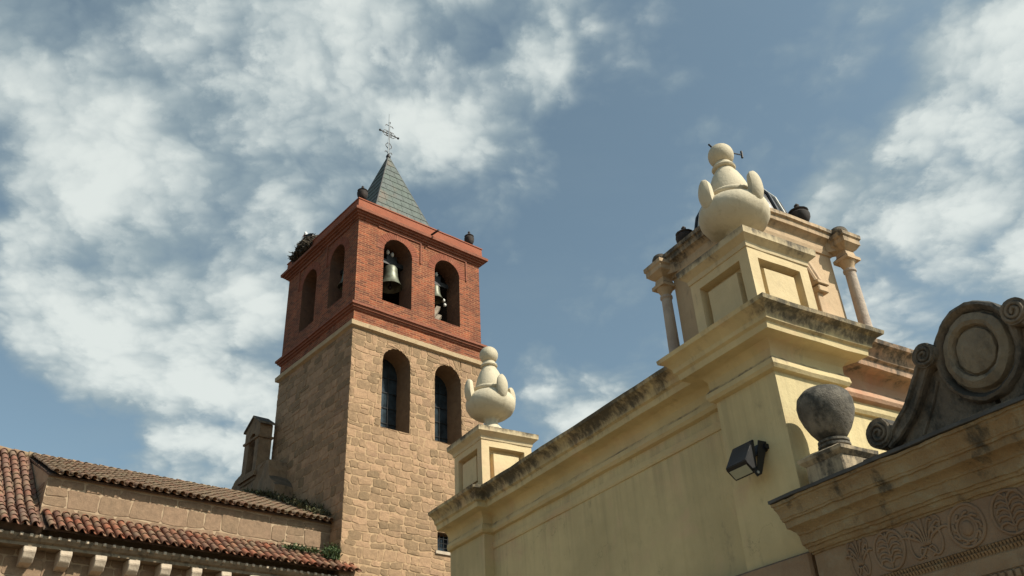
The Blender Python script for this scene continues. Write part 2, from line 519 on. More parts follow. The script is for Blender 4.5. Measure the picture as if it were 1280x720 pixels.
def tube(bm, pts, rad, n=8, closed=False, flat=None):
    pts = [Vector(p) for p in pts]
    rs = rad if isinstance(rad, (list, tuple)) else [rad]*len(pts)
    rings = []
    N = len(pts)
    refv = Vector((0, 0, 1))
    prev = None
    for i, p in enumerate(pts):
        if closed:
            t = pts[(i+1) % N]-pts[i-1]
        else:
            t = pts[min(i+1, N-1)]-pts[max(i-1, 0)]
        t.normalize()
        a = prev if prev is not None else (refv if abs(t.dot(refv)) < .9 else Vector((1, 0, 0)))
        u = (a-t*a.dot(t)).normalized()
        prev = u
        v = t.cross(u)
        ring = []
        for j in range(n):
            q = 2*math.pi*j/n
            o = (u*math.cos(q)+v*math.sin(q))*rs[i]
            if flat:
                fn, k = flat
                fn = Vector(fn)
                o = o-fn*o.dot(fn)*(1-k)
            ring.append(bm.verts.new(p+o))
        rings.append(ring)
    pr = list(zip(rings, rings[1:])) + ([(rings[-1], rings[0])] if closed else [])
    for a, b in pr:
        for j in range(n):
            bm.faces.new((a[j], a[(j+1) % n], b[(j+1) % n], b[j]))
    if not closed:
        bm.faces.new(rings[0][::-1])
        bm.faces.new(rings[-1])


def extrude_poly(bm, pts3, vec):
    """closed prism from a planar outline"""
    vec = Vector(vec)
    a = [bm.verts.new(Vector(p)) for p in pts3]
    b = [bm.verts.new(Vector(p)+vec) for p in pts3]
    bm.faces.new(a)
    bm.faces.new(b[::-1])
    n = len(a)
    for i in range(n):
        bm.faces.new((a[i], b[i], b[(i+1) % n], a[(i+1) % n]))


def rough(bm, amp, sc=3., fine=0.):
    for v in bm.verts:
        d = noise.noise_vector(v.co*sc)*amp
        if fine:
            d += noise.noise_vector(v.co*sc*5.3)*fine
        v.co += d


def molding(bm, path, prof, closed=False, step=.3):
    """sweep (projection, height) round a plan path with mitres; outward is to the right of travel"""
    P = [Vector(p) for p in path]
    n = len(P)
    seg = n if closed else n-1
    nr = []
    for i in range(seg):
        d = (P[(i+1) % n]-P[i]).normalized()
        nr.append(Vector((d.y, -d.x)))
    mit = []
    for i in range(n):
        if closed:
            a, b = nr[i-1], nr[i]
        else:
            a = nr[max(i-1, 0)]
            b = nr[min(i, seg-1)]
        q = a+b
        mit.append(q/max(.3, q.dot(a)))
    stations = []
    for i in range(seg):
        j = (i+1) % n
        k = max(1, int((P[j]-P[i]).length/step))
        for q in range(k):
            t = q/k
            stations.append((i, j, t))
    if not closed:
        stations.append((n-1, n-1, 0))
    rings = []
    for i, j, t in stations:
        ring = []
        for p, z in prof:
            a = P[i]+mit[i]*p
            b = P[j]+mit[j]*p
            c = a*(1-t)+b*t
            ring.append(bm.verts.new((c.x, c.y, z)))
        rings.append(ring)
    pr = list(zip(rings, rings[1:])) + ([(rings[-1], rings[0])] if closed else [])
    for a, b in pr:
        for k in range(len(prof)-1):
            bm.faces.new((a[k], b[k], b[k+1], a[k+1]))
    if not closed:
        bm.faces.new(rings[0])
        bm.faces.new(rings[-1][::-1])


# ---- masonry: convex polygon arithmetic in (u, v)
def clip(poly, a, b, keep_left):
    """part of a convex polygon to the left (or right) of the line a->b"""
    out = []
    n = len(poly)

    def sd(p):
        c = (b[0]-a[0])*(p[1]-a[1])-(b[1]-a[1])*(p[0]-a[0])
        return c if keep_left else -c
    for i in range(n):
        p, q = poly[i], poly[(i+1) % n]
        sp, sq = sd(p), sd(q)
        if sp >= 0:
            out.append(p)
        if (sp > 0 and sq < 0) or (sp < 0 and sq > 0):
            t = sp/(sp-sq)
            out.append((p[0]+(q[0]-p[0])*t, p[1]+(q[1]-p[1])*t))
    return out


def area(p):
    return .5*sum(p[i][0]*p[(i+1) % len(p)][1]-p[(i+1) % len(p)][0]*p[i][1] for i in range(len(p)))


def subtract(poly, hole):
    """convex polygon minus convex counter-clockwise hole -> convex pieces"""
    if max(p[0] for p in poly) <= min(h[0] for h in hole) or min(p[0] for p in poly) >= max(h[0] for h in hole) \
       or max(p[1] for p in poly) <= min(h[1] for h in hole) or min(p[1] for p in poly) >= max(h[1] for h in hole):
        return [poly]
    rest, out = poly, []
    n = len(hole)
    for i in range(n):
        a, b = hole[i], hole[(i+1) % n]
        o = clip(rest, a, b, False)
        if len(o) > 2 and abs(area(o)) > 1e-5:
            out.append(o)
        rest = clip(rest, a, b, True)
        if len(rest) < 3:
            break
    return out


def arch(u0_, u1_, v0, vtop, n=10):
    """outline of a round-headed opening, counter-clockwise"""
    r = (u1_-u0_)/2
    c = (u0_+u1_)/2
    vs_ = vtop-r
    return [(u0_, v0), (u1_, v0)] + [(c+r*math.cos(math.pi*i/n), vs_+r*math.sin(math.pi*i/n)) for i in range(n+1)]


def sheet(bm, rect, holes, to3):
    polys = [[(rect[0], rect[2]), (rect[1], rect[2]), (rect[1], rect[3]), (rect[0], rect[3])]]
    for h in holes:
        polys = [q for p in polys for q in subtract(p, h)]
    for p in polys:
        bm.faces.new([bm.verts.new(to3(u, v, 0)) for u, v in p])


def reveal(bm, hole, depth, to3, skip_back=True):
    a = [bm.verts.new(to3(u, v, 0)) for u, v in hole]
    b = [bm.verts.new(to3(u, v, -depth)) for u, v in hole]
    n = len(a)
    for i in range(n):
        bm.faces.new((a[i], a[(i+1) % n], b[(i+1) % n], b[i]))


def masonry(bm, rect, holes, to3, rowh=(.26, .42), bw=(.28, .75), gap=.02, relief=.016, jit=.018, seed=1, wave=.03):
    rnd = random.Random(seed)
    v = rect[2]
    while v < rect[3]-.03:
        h = rnd.uniform(*rowh)
        if rect[3]-v-h < rowh[0]*.6:
            h = rect[3]-v
        u = rect[0]
        first = True
        while u < rect[1]-.02:
            w = rnd.uniform(*bw) * (.6 if first and rnd.random() < .5 else 1)
            first = False
            if rect[1]-u-w < bw[0]*.6:
                w = rect[1]-u
            pcs = [(u, v, w, h)]
            if rnd.random() < .13 and w > .3 and h > .3:
                pcs = [(u, v, w, h*.5), (u, v+h*.5, w, h*.5)]
            for (a, b, c, d) in pcs:
                def wv(x, y):
                    on = x <= rect[0]+1e-6 or x >= rect[1]-1e-6
                    e = 0 if (y <= rect[2]+1e-6 or y >= rect[3]-1e-6) else wave*noise.noise(Vector((x*1.3, y*1.3, seed*3.1)))
                    return (x if on else x+wave*noise.noise(Vector((x*1.7, y*1.7, 9+seed))), y+e)
                polys = [[wv(a, b), wv(a+c, b), wv(a+c, b+d), wv(a, b+d)]]
                for hl in holes:
                    polys = [q for p in polys for q in subtract(p, hl)]
                for p in polys:
                    if abs(area(p)) < .004:
                        continue
                    block(bm, p, to3, gap, relief*rnd.uniform(.5, 1.4), jit, rnd)
            u += w
        v += h


def block(bm, p, to3, gap, relief, jit, rnd):
    cx = sum(q[0] for q in p)/len(p)
    cy = sum(q[1] for q in p)/len(p)
    ex = max(q[0] for q in p)-min(q[0] for q in p)
    ey = max(q[1] for q in p)-min(q[1] for q in p)

    def shr(q, g):
        fx = max(.3, 1-2*g/ex)
        fy = max(.3, 1-2*g/ey)
        return (cx+(q[0]-cx)*fx, cy+(q[1]-cy)*fy)
    pts = []
    n = len(p)
    for i in range(n):
        a, b = p[i], p[(i+1) % n]
        L = math.hypot(b[0]-a[0], b[1]-a[1])
        if L < .12:
            pts.append(a)
            continue
        # corners are worn away
        c = min(.05, L*.16)
        pts.append((a[0]+(b[0]-a[0])*c/L, a[1]+(b[1]-a[1])*c/L))
        pts.append(((a[0]+b[0])/2, (a[1]+b[1])/2))
        pts.append((b[0]-(b[0]-a[0])*c/L, b[1]-(b[1]-a[1])*c/L))
    j = [(rnd.uniform(-jit, jit)*.5, rnd.uniform(-jit, jit)*.5) for _ in pts]
    o = [shr((q[0]+k[0], q[1]+k[1]), gap*.5) for q, k in zip(pts, j)]
    i_ = [shr((q[0]+k[0], q[1]+k[1]), gap*.5+.014) for q, k in zip(pts, j)]
    va = [bm.verts.new(to3(q[0], q[1], -.01)) for q in o]
    vb = [bm.verts.new(to3(q[0], q[1], relief*.75)) for q in o]
    vc = [bm.verts.new(to3(q[0], q[1], relief*rnd.uniform(.9, 1.25))) for q in i_]
    m_ = len(va)
    for k in range(m_):
        l = (k+1) % m_
        bm.faces.new((va[k], va[l], vb[l], vb[k]))
        bm.faces.new((vb[k], vb[l], vc[l], vc[k]))
    mid = bm.verts.new(to3(cx, cy, relief*rnd.uniform(1., 1.7)))
    for k in range(m_):
        bm.faces.new((vc[k], vc[(k+1) % m_], mid))


# ------------------------------------------------------------------ ground
bm = B()
bmesh.ops.create_grid(bm, x_segments=8, y_segments=8, size=1500)  # unseen; dark beyond the paving so less light bounces up
bmesh.ops.translate(bm, verts=bm.verts, vec=(0, 0, -.01))
me = bpy.data.meshes.new('ground')
bm.to_mesh(me)
bm.free()
me.materials.append(M['earth'])
g = bpy.data.objects.new('ground', me)
col.objects.link(g)
g['kind'] = 'structure'
g['label'] = 'unseen bare ground around the paved square, kept dark to limit bounce light'
bm = B()
bmesh.ops.create_circle(bm, cap_ends=True, segments=64, radius=17)  # unseen disc, sized and toned to bounce light onto the low walls
me = bpy.data.meshes.new('bounce_paving')
bm.to_mesh(me)
bm.free()
me.materials.append(M['paving'])
g = bpy.data.objects.new('bounce_paving', me)
col.objects.link(g)
g['kind'] = 'structure'
g['label'] = 'unseen paved square, sized and toned to bounce light onto the walls'

# ------------------------------------------------------------------ bell tower
X0, X1, Y0, Y1 = 14.2, 20.25, 25.0, 30.8
ZS, ZB, ZT = 17.66, 23.0, 23.5
tower = Thing('bell_tower', 'square granite bell tower with red brick belfry and grey slate spire', 'tower', FT, (17.22, 27.9, 0))
front = lambda u, v, d: (u, Y0-d, v)           # sunny side, outward is -y
side = lambda u, v, d: (X0-d, u, v)            # shaded side, outward is -x
right_ = lambda u, v, d: (X1+d, u, v)
back_ = lambda u, v, d: (u, Y1+d, v)
WIN = [arch(15.52, 16.77, 14.0, 17.28), arch(17.89, 19.16, 14.0, 17.28)]
SMALL = [(18.0, 9.95), (18.7, 9.95), (18.7, 10.6), (18.0, 10.6)]
bm = B()
sheet(bm, (X0, X1, 0, ZS), WIN+[SMALL], front)
sheet(bm, (Y0, Y1, 0, ZS), [], side)
sheet(bm, (Y0, Y1, 0, ZS), [], right_)
sheet(bm, (X0, X1, 0, ZS), [], back_)
shaft = tower.part('shaft', bm, M['mortar'])
bm = B()
masonry(bm, (X0-.012, X1, 6.0, ZS), WIN+[SMALL], front, (.20, .38), (.20, .62), .030, .013, .05, 3, .09)
masonry(bm, (Y0-.012, Y1, 6.0, ZS), [], side, (.24, .38), (.28, .74), .022, .014, .03, 5, .04)
tower.part('masonry', bm, M['granite'], shaft)
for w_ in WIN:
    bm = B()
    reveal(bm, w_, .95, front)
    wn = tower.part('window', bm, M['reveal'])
    bm = B()
    bm.faces.new([bm.verts.new(front(u, v, -.93)) for u, v in w_])
    tower.part('pane', bm, M['glass'], wn)
    bm = B()
    for k in range(1, 5):
        z = 14.0+k*.62
        tube(bm, [front(w_[0][0]+.01, z, -.90), front(w_[1][0]-.01, z, -.90)], .014, 6)
    for k in (1, 2):
        u = w_[0][0]+(w_[1][0]-w_[0][0])*k/3
        tube(bm, [front(u, 14.01, -.885), front(u, 17.2, -.885)], .010, 6)
    tower.part('window_bars', bm, M['iron'], wn)
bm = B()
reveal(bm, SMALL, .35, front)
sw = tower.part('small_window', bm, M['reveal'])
bm = B()
bm.faces.new([bm.verts.new(front(u, v, -.34)) for u, v in SMALL])
tower.part('pane', bm, M['glass'], sw)
bm = B()
for k in range(1, 4):
    tube(bm, [front(18.0+.175*k, 9.95, -.12), front(18.0+.175*k, 10.6, -.12)], .014, 6)
    tube(bm, [front(18.0, 9.95+.1625*k, -.135), front(18.7, 9.95+.1625*k, -.135)], .012, 6)
tower.part('window_grille', bm, M['iron'], sw)
bm = B()
box(bm, 17.9, 18.8, Y0-.07, Y0+.1, 9.83, 9.95, .012)
tower.part('window_sill', bm, M['corbel'], sw)
ring = [(X0, Y1), (X0, Y0), (X1, Y0), (X1, Y1)]      # travelled so that outward is on the right


def ring_cw(x0, x1, y0, y1):
    return [(x0, y1), (x0, y0), (x1, y0), (x1, y1)][::-1] if False else [(x0, y0), (x0, y1), (x1, y1), (x1, y0)][::-1]


sq = [(X0, Y1), (X0, Y0), (X1, Y0), (X1, Y1)]
bm = B()
molding(bm, sq, [(-.05, 17.60), (.05, 17.66), (.13, 17.70), (.14, 17.88), (-.05, 17.94)], True, .5)
rough(bm, .012, 3)
tower.part('stone_ledge', bm, M['ledge'])
# belfry: four walls with arches, a dark room inside
AF = [arch(15.40, 16.76, 19.22, 22.27), arch(17.89, 19.17, 19.22, 22.22)]
AS = [arch(25.98, 27.12, 19.40, 22.12), arch(28.22, 29.45, 19.38, 22.12)]
TH = .9
bm = B()
sheet(bm, (X0, X1, ZS, ZB), AF, front)
sheet(bm, (Y0, Y1, ZS, ZB), AS, side)
sheet(bm, (Y0, Y1, ZS, ZB), [], right_)
sheet(bm, (X0, X1, ZS, ZB), [], back_)
belfry = tower.part('belfry', bm, M['brick'])
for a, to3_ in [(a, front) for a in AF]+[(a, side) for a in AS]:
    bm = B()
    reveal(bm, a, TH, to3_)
    tower.part('arch_reveal', bm, M['arch_shade'], belfry)
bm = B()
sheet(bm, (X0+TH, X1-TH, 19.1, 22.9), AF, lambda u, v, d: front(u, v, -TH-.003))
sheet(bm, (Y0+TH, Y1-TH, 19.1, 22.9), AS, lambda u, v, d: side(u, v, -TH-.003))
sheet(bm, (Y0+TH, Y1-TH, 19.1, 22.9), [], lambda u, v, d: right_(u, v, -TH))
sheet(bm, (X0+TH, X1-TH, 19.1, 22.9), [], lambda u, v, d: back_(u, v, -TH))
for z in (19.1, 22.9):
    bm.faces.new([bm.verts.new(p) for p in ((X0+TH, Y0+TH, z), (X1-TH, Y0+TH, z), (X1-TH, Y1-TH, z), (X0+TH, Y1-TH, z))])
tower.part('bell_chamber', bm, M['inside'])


def arch_ring(u0_, u1_, vtop, to3, thick=.32, n=26):
    bm = B()
    r = (u1_-u0_)/2
    c = (u0_+u1_)/2
    vs_ = vtop-r
    for i in range(n):
        a0 = math.pi*(i+.06)/n
        a1 = math.pi*(i+.94)/n
        q = [(c+R_*math.cos(a), vs_+R_*math.sin(a)) for R_, a in ((r, a0), (r+thick, a0), (r+thick, a1), (r, a1))]
        d = random.uniform(.006, .016)
        extrude_poly(bm, [to3(x, y, d) for x, y in q], Vector(to3(0, 0, -.02))-Vector(to3(0, 0, d)))
    return bm


for u0_, u1_, vt in ((15.40, 16.76, 22.27), (17.89, 19.17, 22.22)):
    tower.part('brick_arch', arch_ring(u0_, u1_, vt, front), M['brick_vous'], belfry)
for u0_, u1_, vt in ((25.98, 27.12, 22.12), (28.22, 29.45, 22.12)):
    tower.part('brick_arch', arch_ring(u0_, u1_, vt, side), M['brick_vous'], belfry)
for u0_, u1_, to3 in ((15.1, 17.2, front), (17.5, 19.55, front), (25.7, 27.45, side), (27.9, 29.8, side)):
    def bar(a0, a1, b0, b1, d):
        bm = B()
        extrude_poly(bm, [to3(x, y, d) for x, y in ((a0, b0), (a1, b0), (a1, b1), (a0, b1))], Vector(to3(0, 0, -.02))-Vector(to3(0, 0, d)))
        tower.part('label_mould', bm, M['brick_dark'], belfry)
    bar(u1_-.06, u1_, 21.55, 22.6, .045)
    bar(u0_, u1_-.065, 22.53, 22.6, .05)
bm = B()
molding(bm, sq, [(-.05, 18.36), (.05, 18.40), (.06, 18.47), (.12, 18.475), (.13, 18.56), (.19, 18.565), (.19, 18.66), (-.05, 18.72)], True, .5)
rough(bm, .008, 3)
tower.part('string_course', bm, M['brick_dark'])
bm = B()
molding(bm, sq, [(-.05, 22.58), (.04, 22.6), (.05, 22.67), (.12, 22.675), (.13, 22.75), (.20, 22.755), (.21, 22.83), (.30, 22.835), (.31, 22.95), (.13, 23.0), (-.05, 23.0)], True, .5)
rough(bm, .006, 3)
tower.part('brick_cornice', bm, M['brick_dark'])
bm = B()
molding(bm, sq, [(.0, 22.97), (.12, 23.0), (.11, 23.47), (.14, 23.475), (.14, 23.52), (-.35, 23.53), (-.35, 22.99)], True, .5)
rough(bm, .008, 2)
tower.part('parapet_band', bm, M['band'])
bm = B()
bm.faces.new([bm.verts.new(p) for p in ((X0+.3, Y0+.3, 23.1), (X1-.3, Y0+.3, 23.1), (X1-.3, Y1-.3, 23.1), (X0+.3, Y1-.3, 23.1))])
tower.part('roof_deck', bm, M['mortar'])
bm = B()
tube(bm, [(17.65, Y0-.10, 23.16), (17.65, Y0-.62, 23.11)], .045, 8)
tower.part('rain_spout', bm, M['pot'])
# slate spire
AP = Vector((17.25, 27.9, 29.32))
HW, ZP = 1.98, 23.15
bm = B()
cs = [Vector((17.25+a*HW, 27.9+b*HW, ZP)) for a, b in ((-1, -1), (1, -1), (1, 1), (-1, 1))]
va = bm.verts.new(AP)
vb = [bm.verts.new(c) for c in cs]
for i in range(4):
    bm.faces.new((vb[i], vb[(i+1) % 4], va))
spire = tower.part('spire', bm, M['lead'])
bm = B()
ROWS = 15
for i in range(4):
    a, b = cs[i], cs[(i+1) % 4]
    nrm = (b-a).cross(AP-a).normalized()
    for r in range(ROWS):
        f0, f1 = r/ROWS, (r+1.15)/ROWS
        w0 = (b-a).length*(1-f0)
        sw_ = .44
        off = -random.random()*sw_*.3 - (sw_*.5 if r % 2 else 0)
        q = off
        while q < w0-.01:
            e = min(q+sw_*random.uniform(.8, 1.2), w0)
            s0 = max(q, 0)+.006
            e0 = e-.006
            q = e
            if e0-s0 < .03:
                continue

            def at(d, f):
                la = a+(AP-a)*f
                dir_ = (b-a).normalized()
                # slates run straight up the slope, cut by the hips
                half = (b-a).length*f/2
                d = min(max(d, half), (b-a).length-half)
                base = a+dir_*d
                mid = (a+b)/2
                upv = (AP-mid)*f
                return base+upv
            full0 = (b-a).length*f0/2
            P4 = [at(s0+full0, f0)+nrm*.035, at(e0+full0, f0)+nrm*.035, at(e0+full0, min(1, f1))+nrm*.012, at(s0+full0, min(1, f1))+nrm*.012]
            low = [p-nrm*.014 for p in P4]
            v4 = [bm.verts.new(p) for p in P4]
            l4 = [bm.verts.new(p) for p in low]
            bm.faces.new(v4)
            for k in range(4):
                bm.faces.new((v4[k], l4[k], l4[(k+1) % 4], v4[(k+1) % 4]))
tower.part('slates', bm, M['slate'], spire)
bm = B()
for c in cs:
    d = (AP-c)
    tube(bm, [c+d*.0, c+d*.99], .035, 6)
tower.part('hip_flashing', bm, M['lead'], spire)
# iron cross and lightning rod
bm = B()
ax, ay = 17.25, 27.9
tube(bm, [(ax, ay, 29.2), (ax, ay, 31.45)], .028, 8)
for z, hw in ((30.72, .52), (30.72, 0)):
    if hw:
        tube(bm, [(ax-hw, ay, z), (ax+hw, ay, z)], .026, 8)
for p in ((ax-.52, ay, 30.72), (ax+.52, ay, 30.72), (ax, ay, 31.45)):
    bmesh.ops.create_uvsphere(bm, u_segments=8, v_segments=6, radius=.06, matrix=Matrix.Translation(p))
pts = [(ax+.17*math.cos(q*math.pi/8), ay, 30.72+.17*math.sin(q*math.pi/8)) for q in range(16)]
tube(bm, pts, .02, 6, True)
for sx_ in (-1, 1):
    for sz_ in (-1, 1):
        tube(bm, spline([(ax, ay, 30.72), (ax+sx_*.12, ay, 30.72+sz_*.16), (ax+sx_*.28, ay, 30.72+sz_*.14)], 4), .016, 6)
    tube(bm, spline([(ax+sx_*.30, ay, 30.62), (ax+sx_*.38, ay, 30.72), (ax+sx_*.30, ay, 30.82)], 4), .016, 6)
    tube(bm, spline([(ax, ay, 31.22), (ax+sx_*.16, ay, 31.26), (ax+sx_*.22, ay, 31.18)], 4), .018, 6)
    tube(bm, spline([(ax, ay, 29.75), (ax+sx_*.17, ay, 29.95), (ax+sx_*.05, ay, 30.15)], 4), .018, 6)
    tube(bm, spline([(ax, ay, 29.45), (ax+sx_*.14, ay, 29.6), (ax+sx_*.2, ay, 29.5)], 4), .018, 6)
lathe(bm, ax, ay, [(.10, 29.22), (.12, 29.3), (.06, 29.42), (.03, 29.5)], 10)
cross = tower.part('iron_cross', bm, M['iron'], smooth=50)
bm = B()
tube(bm, [(ax-.06, ay-.06, 29.4), (ax-.06, ay-.06, 31.95)], .024, 8)
tower.part('lightning_rod', bm, M['steel'], cross)


def pot(x, y, z, label, s=1., fr=FT, group='pot finials on the tower parapet', name='pot_finial', stretch=1.):
    t = Thing(name, label, 'finial', fr, (x, y, z), group)
    bm = B()
    lathe(bm, x, y, [(.16*s, 0), (.16*s, .05*s), (.08*s, .10*s), (.07*s, .18*s)], 14, z)
    t.part('foot', bm, M['pot'], smooth=40)
    bm = B()
    lathe(bm, x, y, [(.07*s, .17*s), (.16*s, .24*s), (.22*s, .36*s), (.23*s, .46*s), (.17*s, .52*s)], 14, z)
    t.part('bowl', bm, M['pot'], smooth=40)
    bm = B()
    lathe(bm, x, y, [(.19*s, .515*s), (.22*s, .55*s), (.12*s, .62*s), (.05*s, .66*s), (.06*s, .72*s), (.02*s, .77*s)], 14, z)
    t.part('lid', bm, M['pot'], smooth=40)
    t.e.scale = (1, 1, stretch)
    return t


pot(14.42, 25.22, 23.53, 'dark pot finial on the tower parapet above the near corner, beside the spire', .98, stretch=1.25)
pot(19.98, 25.28, 23.53, 'dark pot finial alone on the right end of the sunlit tower parapet', .98, stretch=1.35)


def bell(x, y, ztop, r, h, label, axis, span, lever=True):
    """axis: direction of the headstock"""
    t = Thing('bell', label, 'bell', FT, (x, y, ztop-h), 'bronze bells in the belfry arches')
    bm = B()
    zb = ztop-h
    prof = [(.0, h), (.30*r, h), (.46*r, h*.97), (.55*r, h*.88), (.58*r, h*.7), (.62*r, h*.5), (.70*r, h*.3), (.84*r, h*.12), (1.0*r, 0), (.96*r, -.01), (.80*r, h*.12), (.6*r, h*.35), (.5*r, h*.85), (.0, h*.9)]
    lathe(bm, x, y, prof, 24, zb, cap=False)
    t.part('bell_body', bm, M['bronze'], smooth=40)
    bm = B()
    tube(bm, [(x, y, zb+h*.8), (x, y, zb+.02)], .025, 6)
    bmesh.ops.create_uvsphere(bm, u_segments=10, v_segments=8, radius=.08*r/.4, matrix=Matrix.Translation((x, y, zb)))
    t.part('clapper', bm, M['iron'])
    bm = B()
    a = Vector(axis)
    pz = Vector((x, y, ztop+.13))
    b = Vector((a.y, a.x, 0))
    L = span/2
    c = [pz-a*L-b*.08+Vector((0, 0, -.09)), pz+a*L-b*.08+Vector((0, 0, -.09)), pz+a*L+b*.08+Vector((0, 0, -.09)), pz-a*L+b*.08+Vector((0, 0, -.09))]
    extrude_poly(bm, c, (0, 0, .2))
    c = [pz-a*.24-b*.07+Vector((0, 0, .11)), pz+a*.24-b*.07+Vector((0, 0, .11)), pz+a*.24+b*.07+Vector((0, 0, .11)), pz-a*.24+b*.07+Vector((0, 0, .11))]
    extrude_poly(bm, c, (0, 0, .28))
    hd = t.part('headstock', bm, M['iron'])
    if lever:
        for k, dz in ((-.20, .45), (.02, .40)):
            bm = B()
            lathe(bm, x, y, [(.03, 0), (.07, .05), (.08, .12), (.05, .19)], 10, 0)
            bmesh.ops.translate(bm, verts=bm.verts, vec=a*k-b*.06+Vector((0, 0, pz.z+dz-.07)))
            t.part('white_knob', bm, M['knob'], hd)
    return t


b1 = bell(16.20, 25.72, 21.42, .50, .98, 'large green bronze bell in the sunlit belfry arch nearest the tower corner', (1, 0, 0), 1.34)
b2 = bell(18.42, 25.72, 21.30, .36, .68, 'small bronze bell above timber beams in the right-hand sunlit belfry arch', (1, 0, 0), 1.26)
b3 = bell(14.75, 26.55, 21.15, .42, .80, 'dark bronze bell hanging in the shaded belfry arch nearest the corner', (0, 1, 0), 1.12, False)
for dx, dz in ((.36, -.72), (.42, -.92)):
    bm = B()
    lathe(bm, 18.42+dx, 25.6, [(.03, 0), (.065, .04), (.065, .11), (.03, .15)], 10, 21.3+dz+.0)
    b2.part('white_knob', bm, M['knob'])
tb = Thing('timber_prop', 'pale slanting timbers leaning under the small bell in the right-hand arch', 'timber', FT, (18.3, 25.55, 19.22))
for p, q in (((17.98, 25.50, 19.26), (18.52, 25.62, 20.22)), ((18.15, 25.45, 19.23), (18.50, 25.5, 19.75))):
    bm = B()
    tube(bm, [p, q], .12, 4)
    tb.part('beam', bm, M['wood'])

# stork nest and stork
nest = Thing('stork_nest', 'stork nest of grey twigs heaped on the shaded tower parapet', 'nest', FT, (14.35, 29.55, 23.4))
bm = B()
rnd = random.Random(11)
for i in range(1500):
    q = rnd.uniform(0, 2*math.pi)
    rr = rnd.uniform(.25, 1.0)**.5
    h = rnd.uniform(-.35, .78)
    k = 1.0-.25*abs(h-.2)
    c = Vector((14.35+.55*rr*math.cos(q)*k, 29.55+1.05*.86*rr*math.sin(q)*k-.12, 23.42+h*.85*(1.05-.45*rr**3)))
    if c.x > 14.09 and c.z < 23.5 and c.x < 14.5:
        c.x = 14.0-rnd.random()*.12
    t = Vector((-.55*math.sin(q), 1.05*math.cos(q), rnd.uniform(-.5, .5)))+Vector((rnd.uniform(-.5, .5), rnd.uniform(-.5, .5), rnd.uniform(-.2, .3)))
    t.normalize()
    L = rnd.uniform(.15, .38) if i % 9 else rnd.uniform(.35, .6)
    tube(bm, [c-t*L*.5, c+t*L*.5+Vector((0, 0, rnd.uniform(-.05, .05)))], rnd.uniform(.008, .02), 3)
nest.part('twig_heap', bm, M['twig'])
bm = B()
bmesh.ops.create_icosphere(bm, subdivisions=4, radius=1)
for v in bm.verts:
    n_ = v.co.copy()
    v.co = Vector((14.42+n_.x*.42*(1+.25*noise.noise(n_*3)), 29.43+n_.y*.74*(1+.2*noise.noise(n_*3+Vector((5, 0, 0)))), 23.62+n_.z*(.36 if n_.z > 0 else .12)*(1+.3*noise.noise(n_*4))))
nest.part('nest_core', bm, M['twig'])
st = Thing('stork', 'white stork with black wing tips sitting in the tower nest', 'bird', FT, (14.35, 29.55, 24.02))
sxx, syy, szz = 14.32, 29.5, 24.0
bm = B()
pts = spline([(sxx, syy-.42, szz+.10), (sxx, syy-.25, szz+.12), (sxx, syy, szz+.16), (sxx, syy+.22, szz+.26), (sxx, syy+.32, szz+.42), (sxx, syy+.33, szz+.60), (sxx, syy+.40, szz+.72), (sxx, syy+.48, szz+.72)], 4)
n_ = len(pts)
key = [.05, .14, .20, .15, .075, .055, .075, .03]
rad = []
for i in range(n_):
    q = i/(n_-1)*(len(key)-1)
    a = int(min(q, len(key)-2))
    rad.append(key[a]+(key[a+1]-key[a])*(q-a))
tube(bm, pts, rad, 12)
sb = st.part('body', bm, M['feather_white'], smooth='all')
for s_ in (-1, 1):
    bm = B()
    w_ = [(sxx+s_*.17, syy+.20, szz+.30), (sxx+s_*.22, syy-.05, szz+.26), (sxx+s_*.17, syy-.42, szz+.16), (sxx+s_*.10, syy-.62, szz+.08), (sxx+s_*.12, syy-.30, szz+.02), (sxx+s_*.2, syy, szz+.05)]
    extrude_poly(bm, w_, (s_*.03, 0, .01))
    st.part('wing', bm, M['feather_black'])
bm = B()
tube(bm, [(sxx, syy+.47, szz+.72), (sxx, syy+.76, szz+.66)], [.028, .006], 8)
st.part('beak', bm, M['beak'])

# ------------------------------------------------------------------ church nave
church = Thing('church_nave', 'low church nave of tan stone with clay tile roofs and corbelled eaves', 'church', FT, (9.5, 27, 0))
YE, ZE = 24.70, 8.72
YC, ZC = 25.76, 9.42
YR, ZR = 28.85, 11.99
YU, ZU = 25.52, 10.445
XC = 5.42


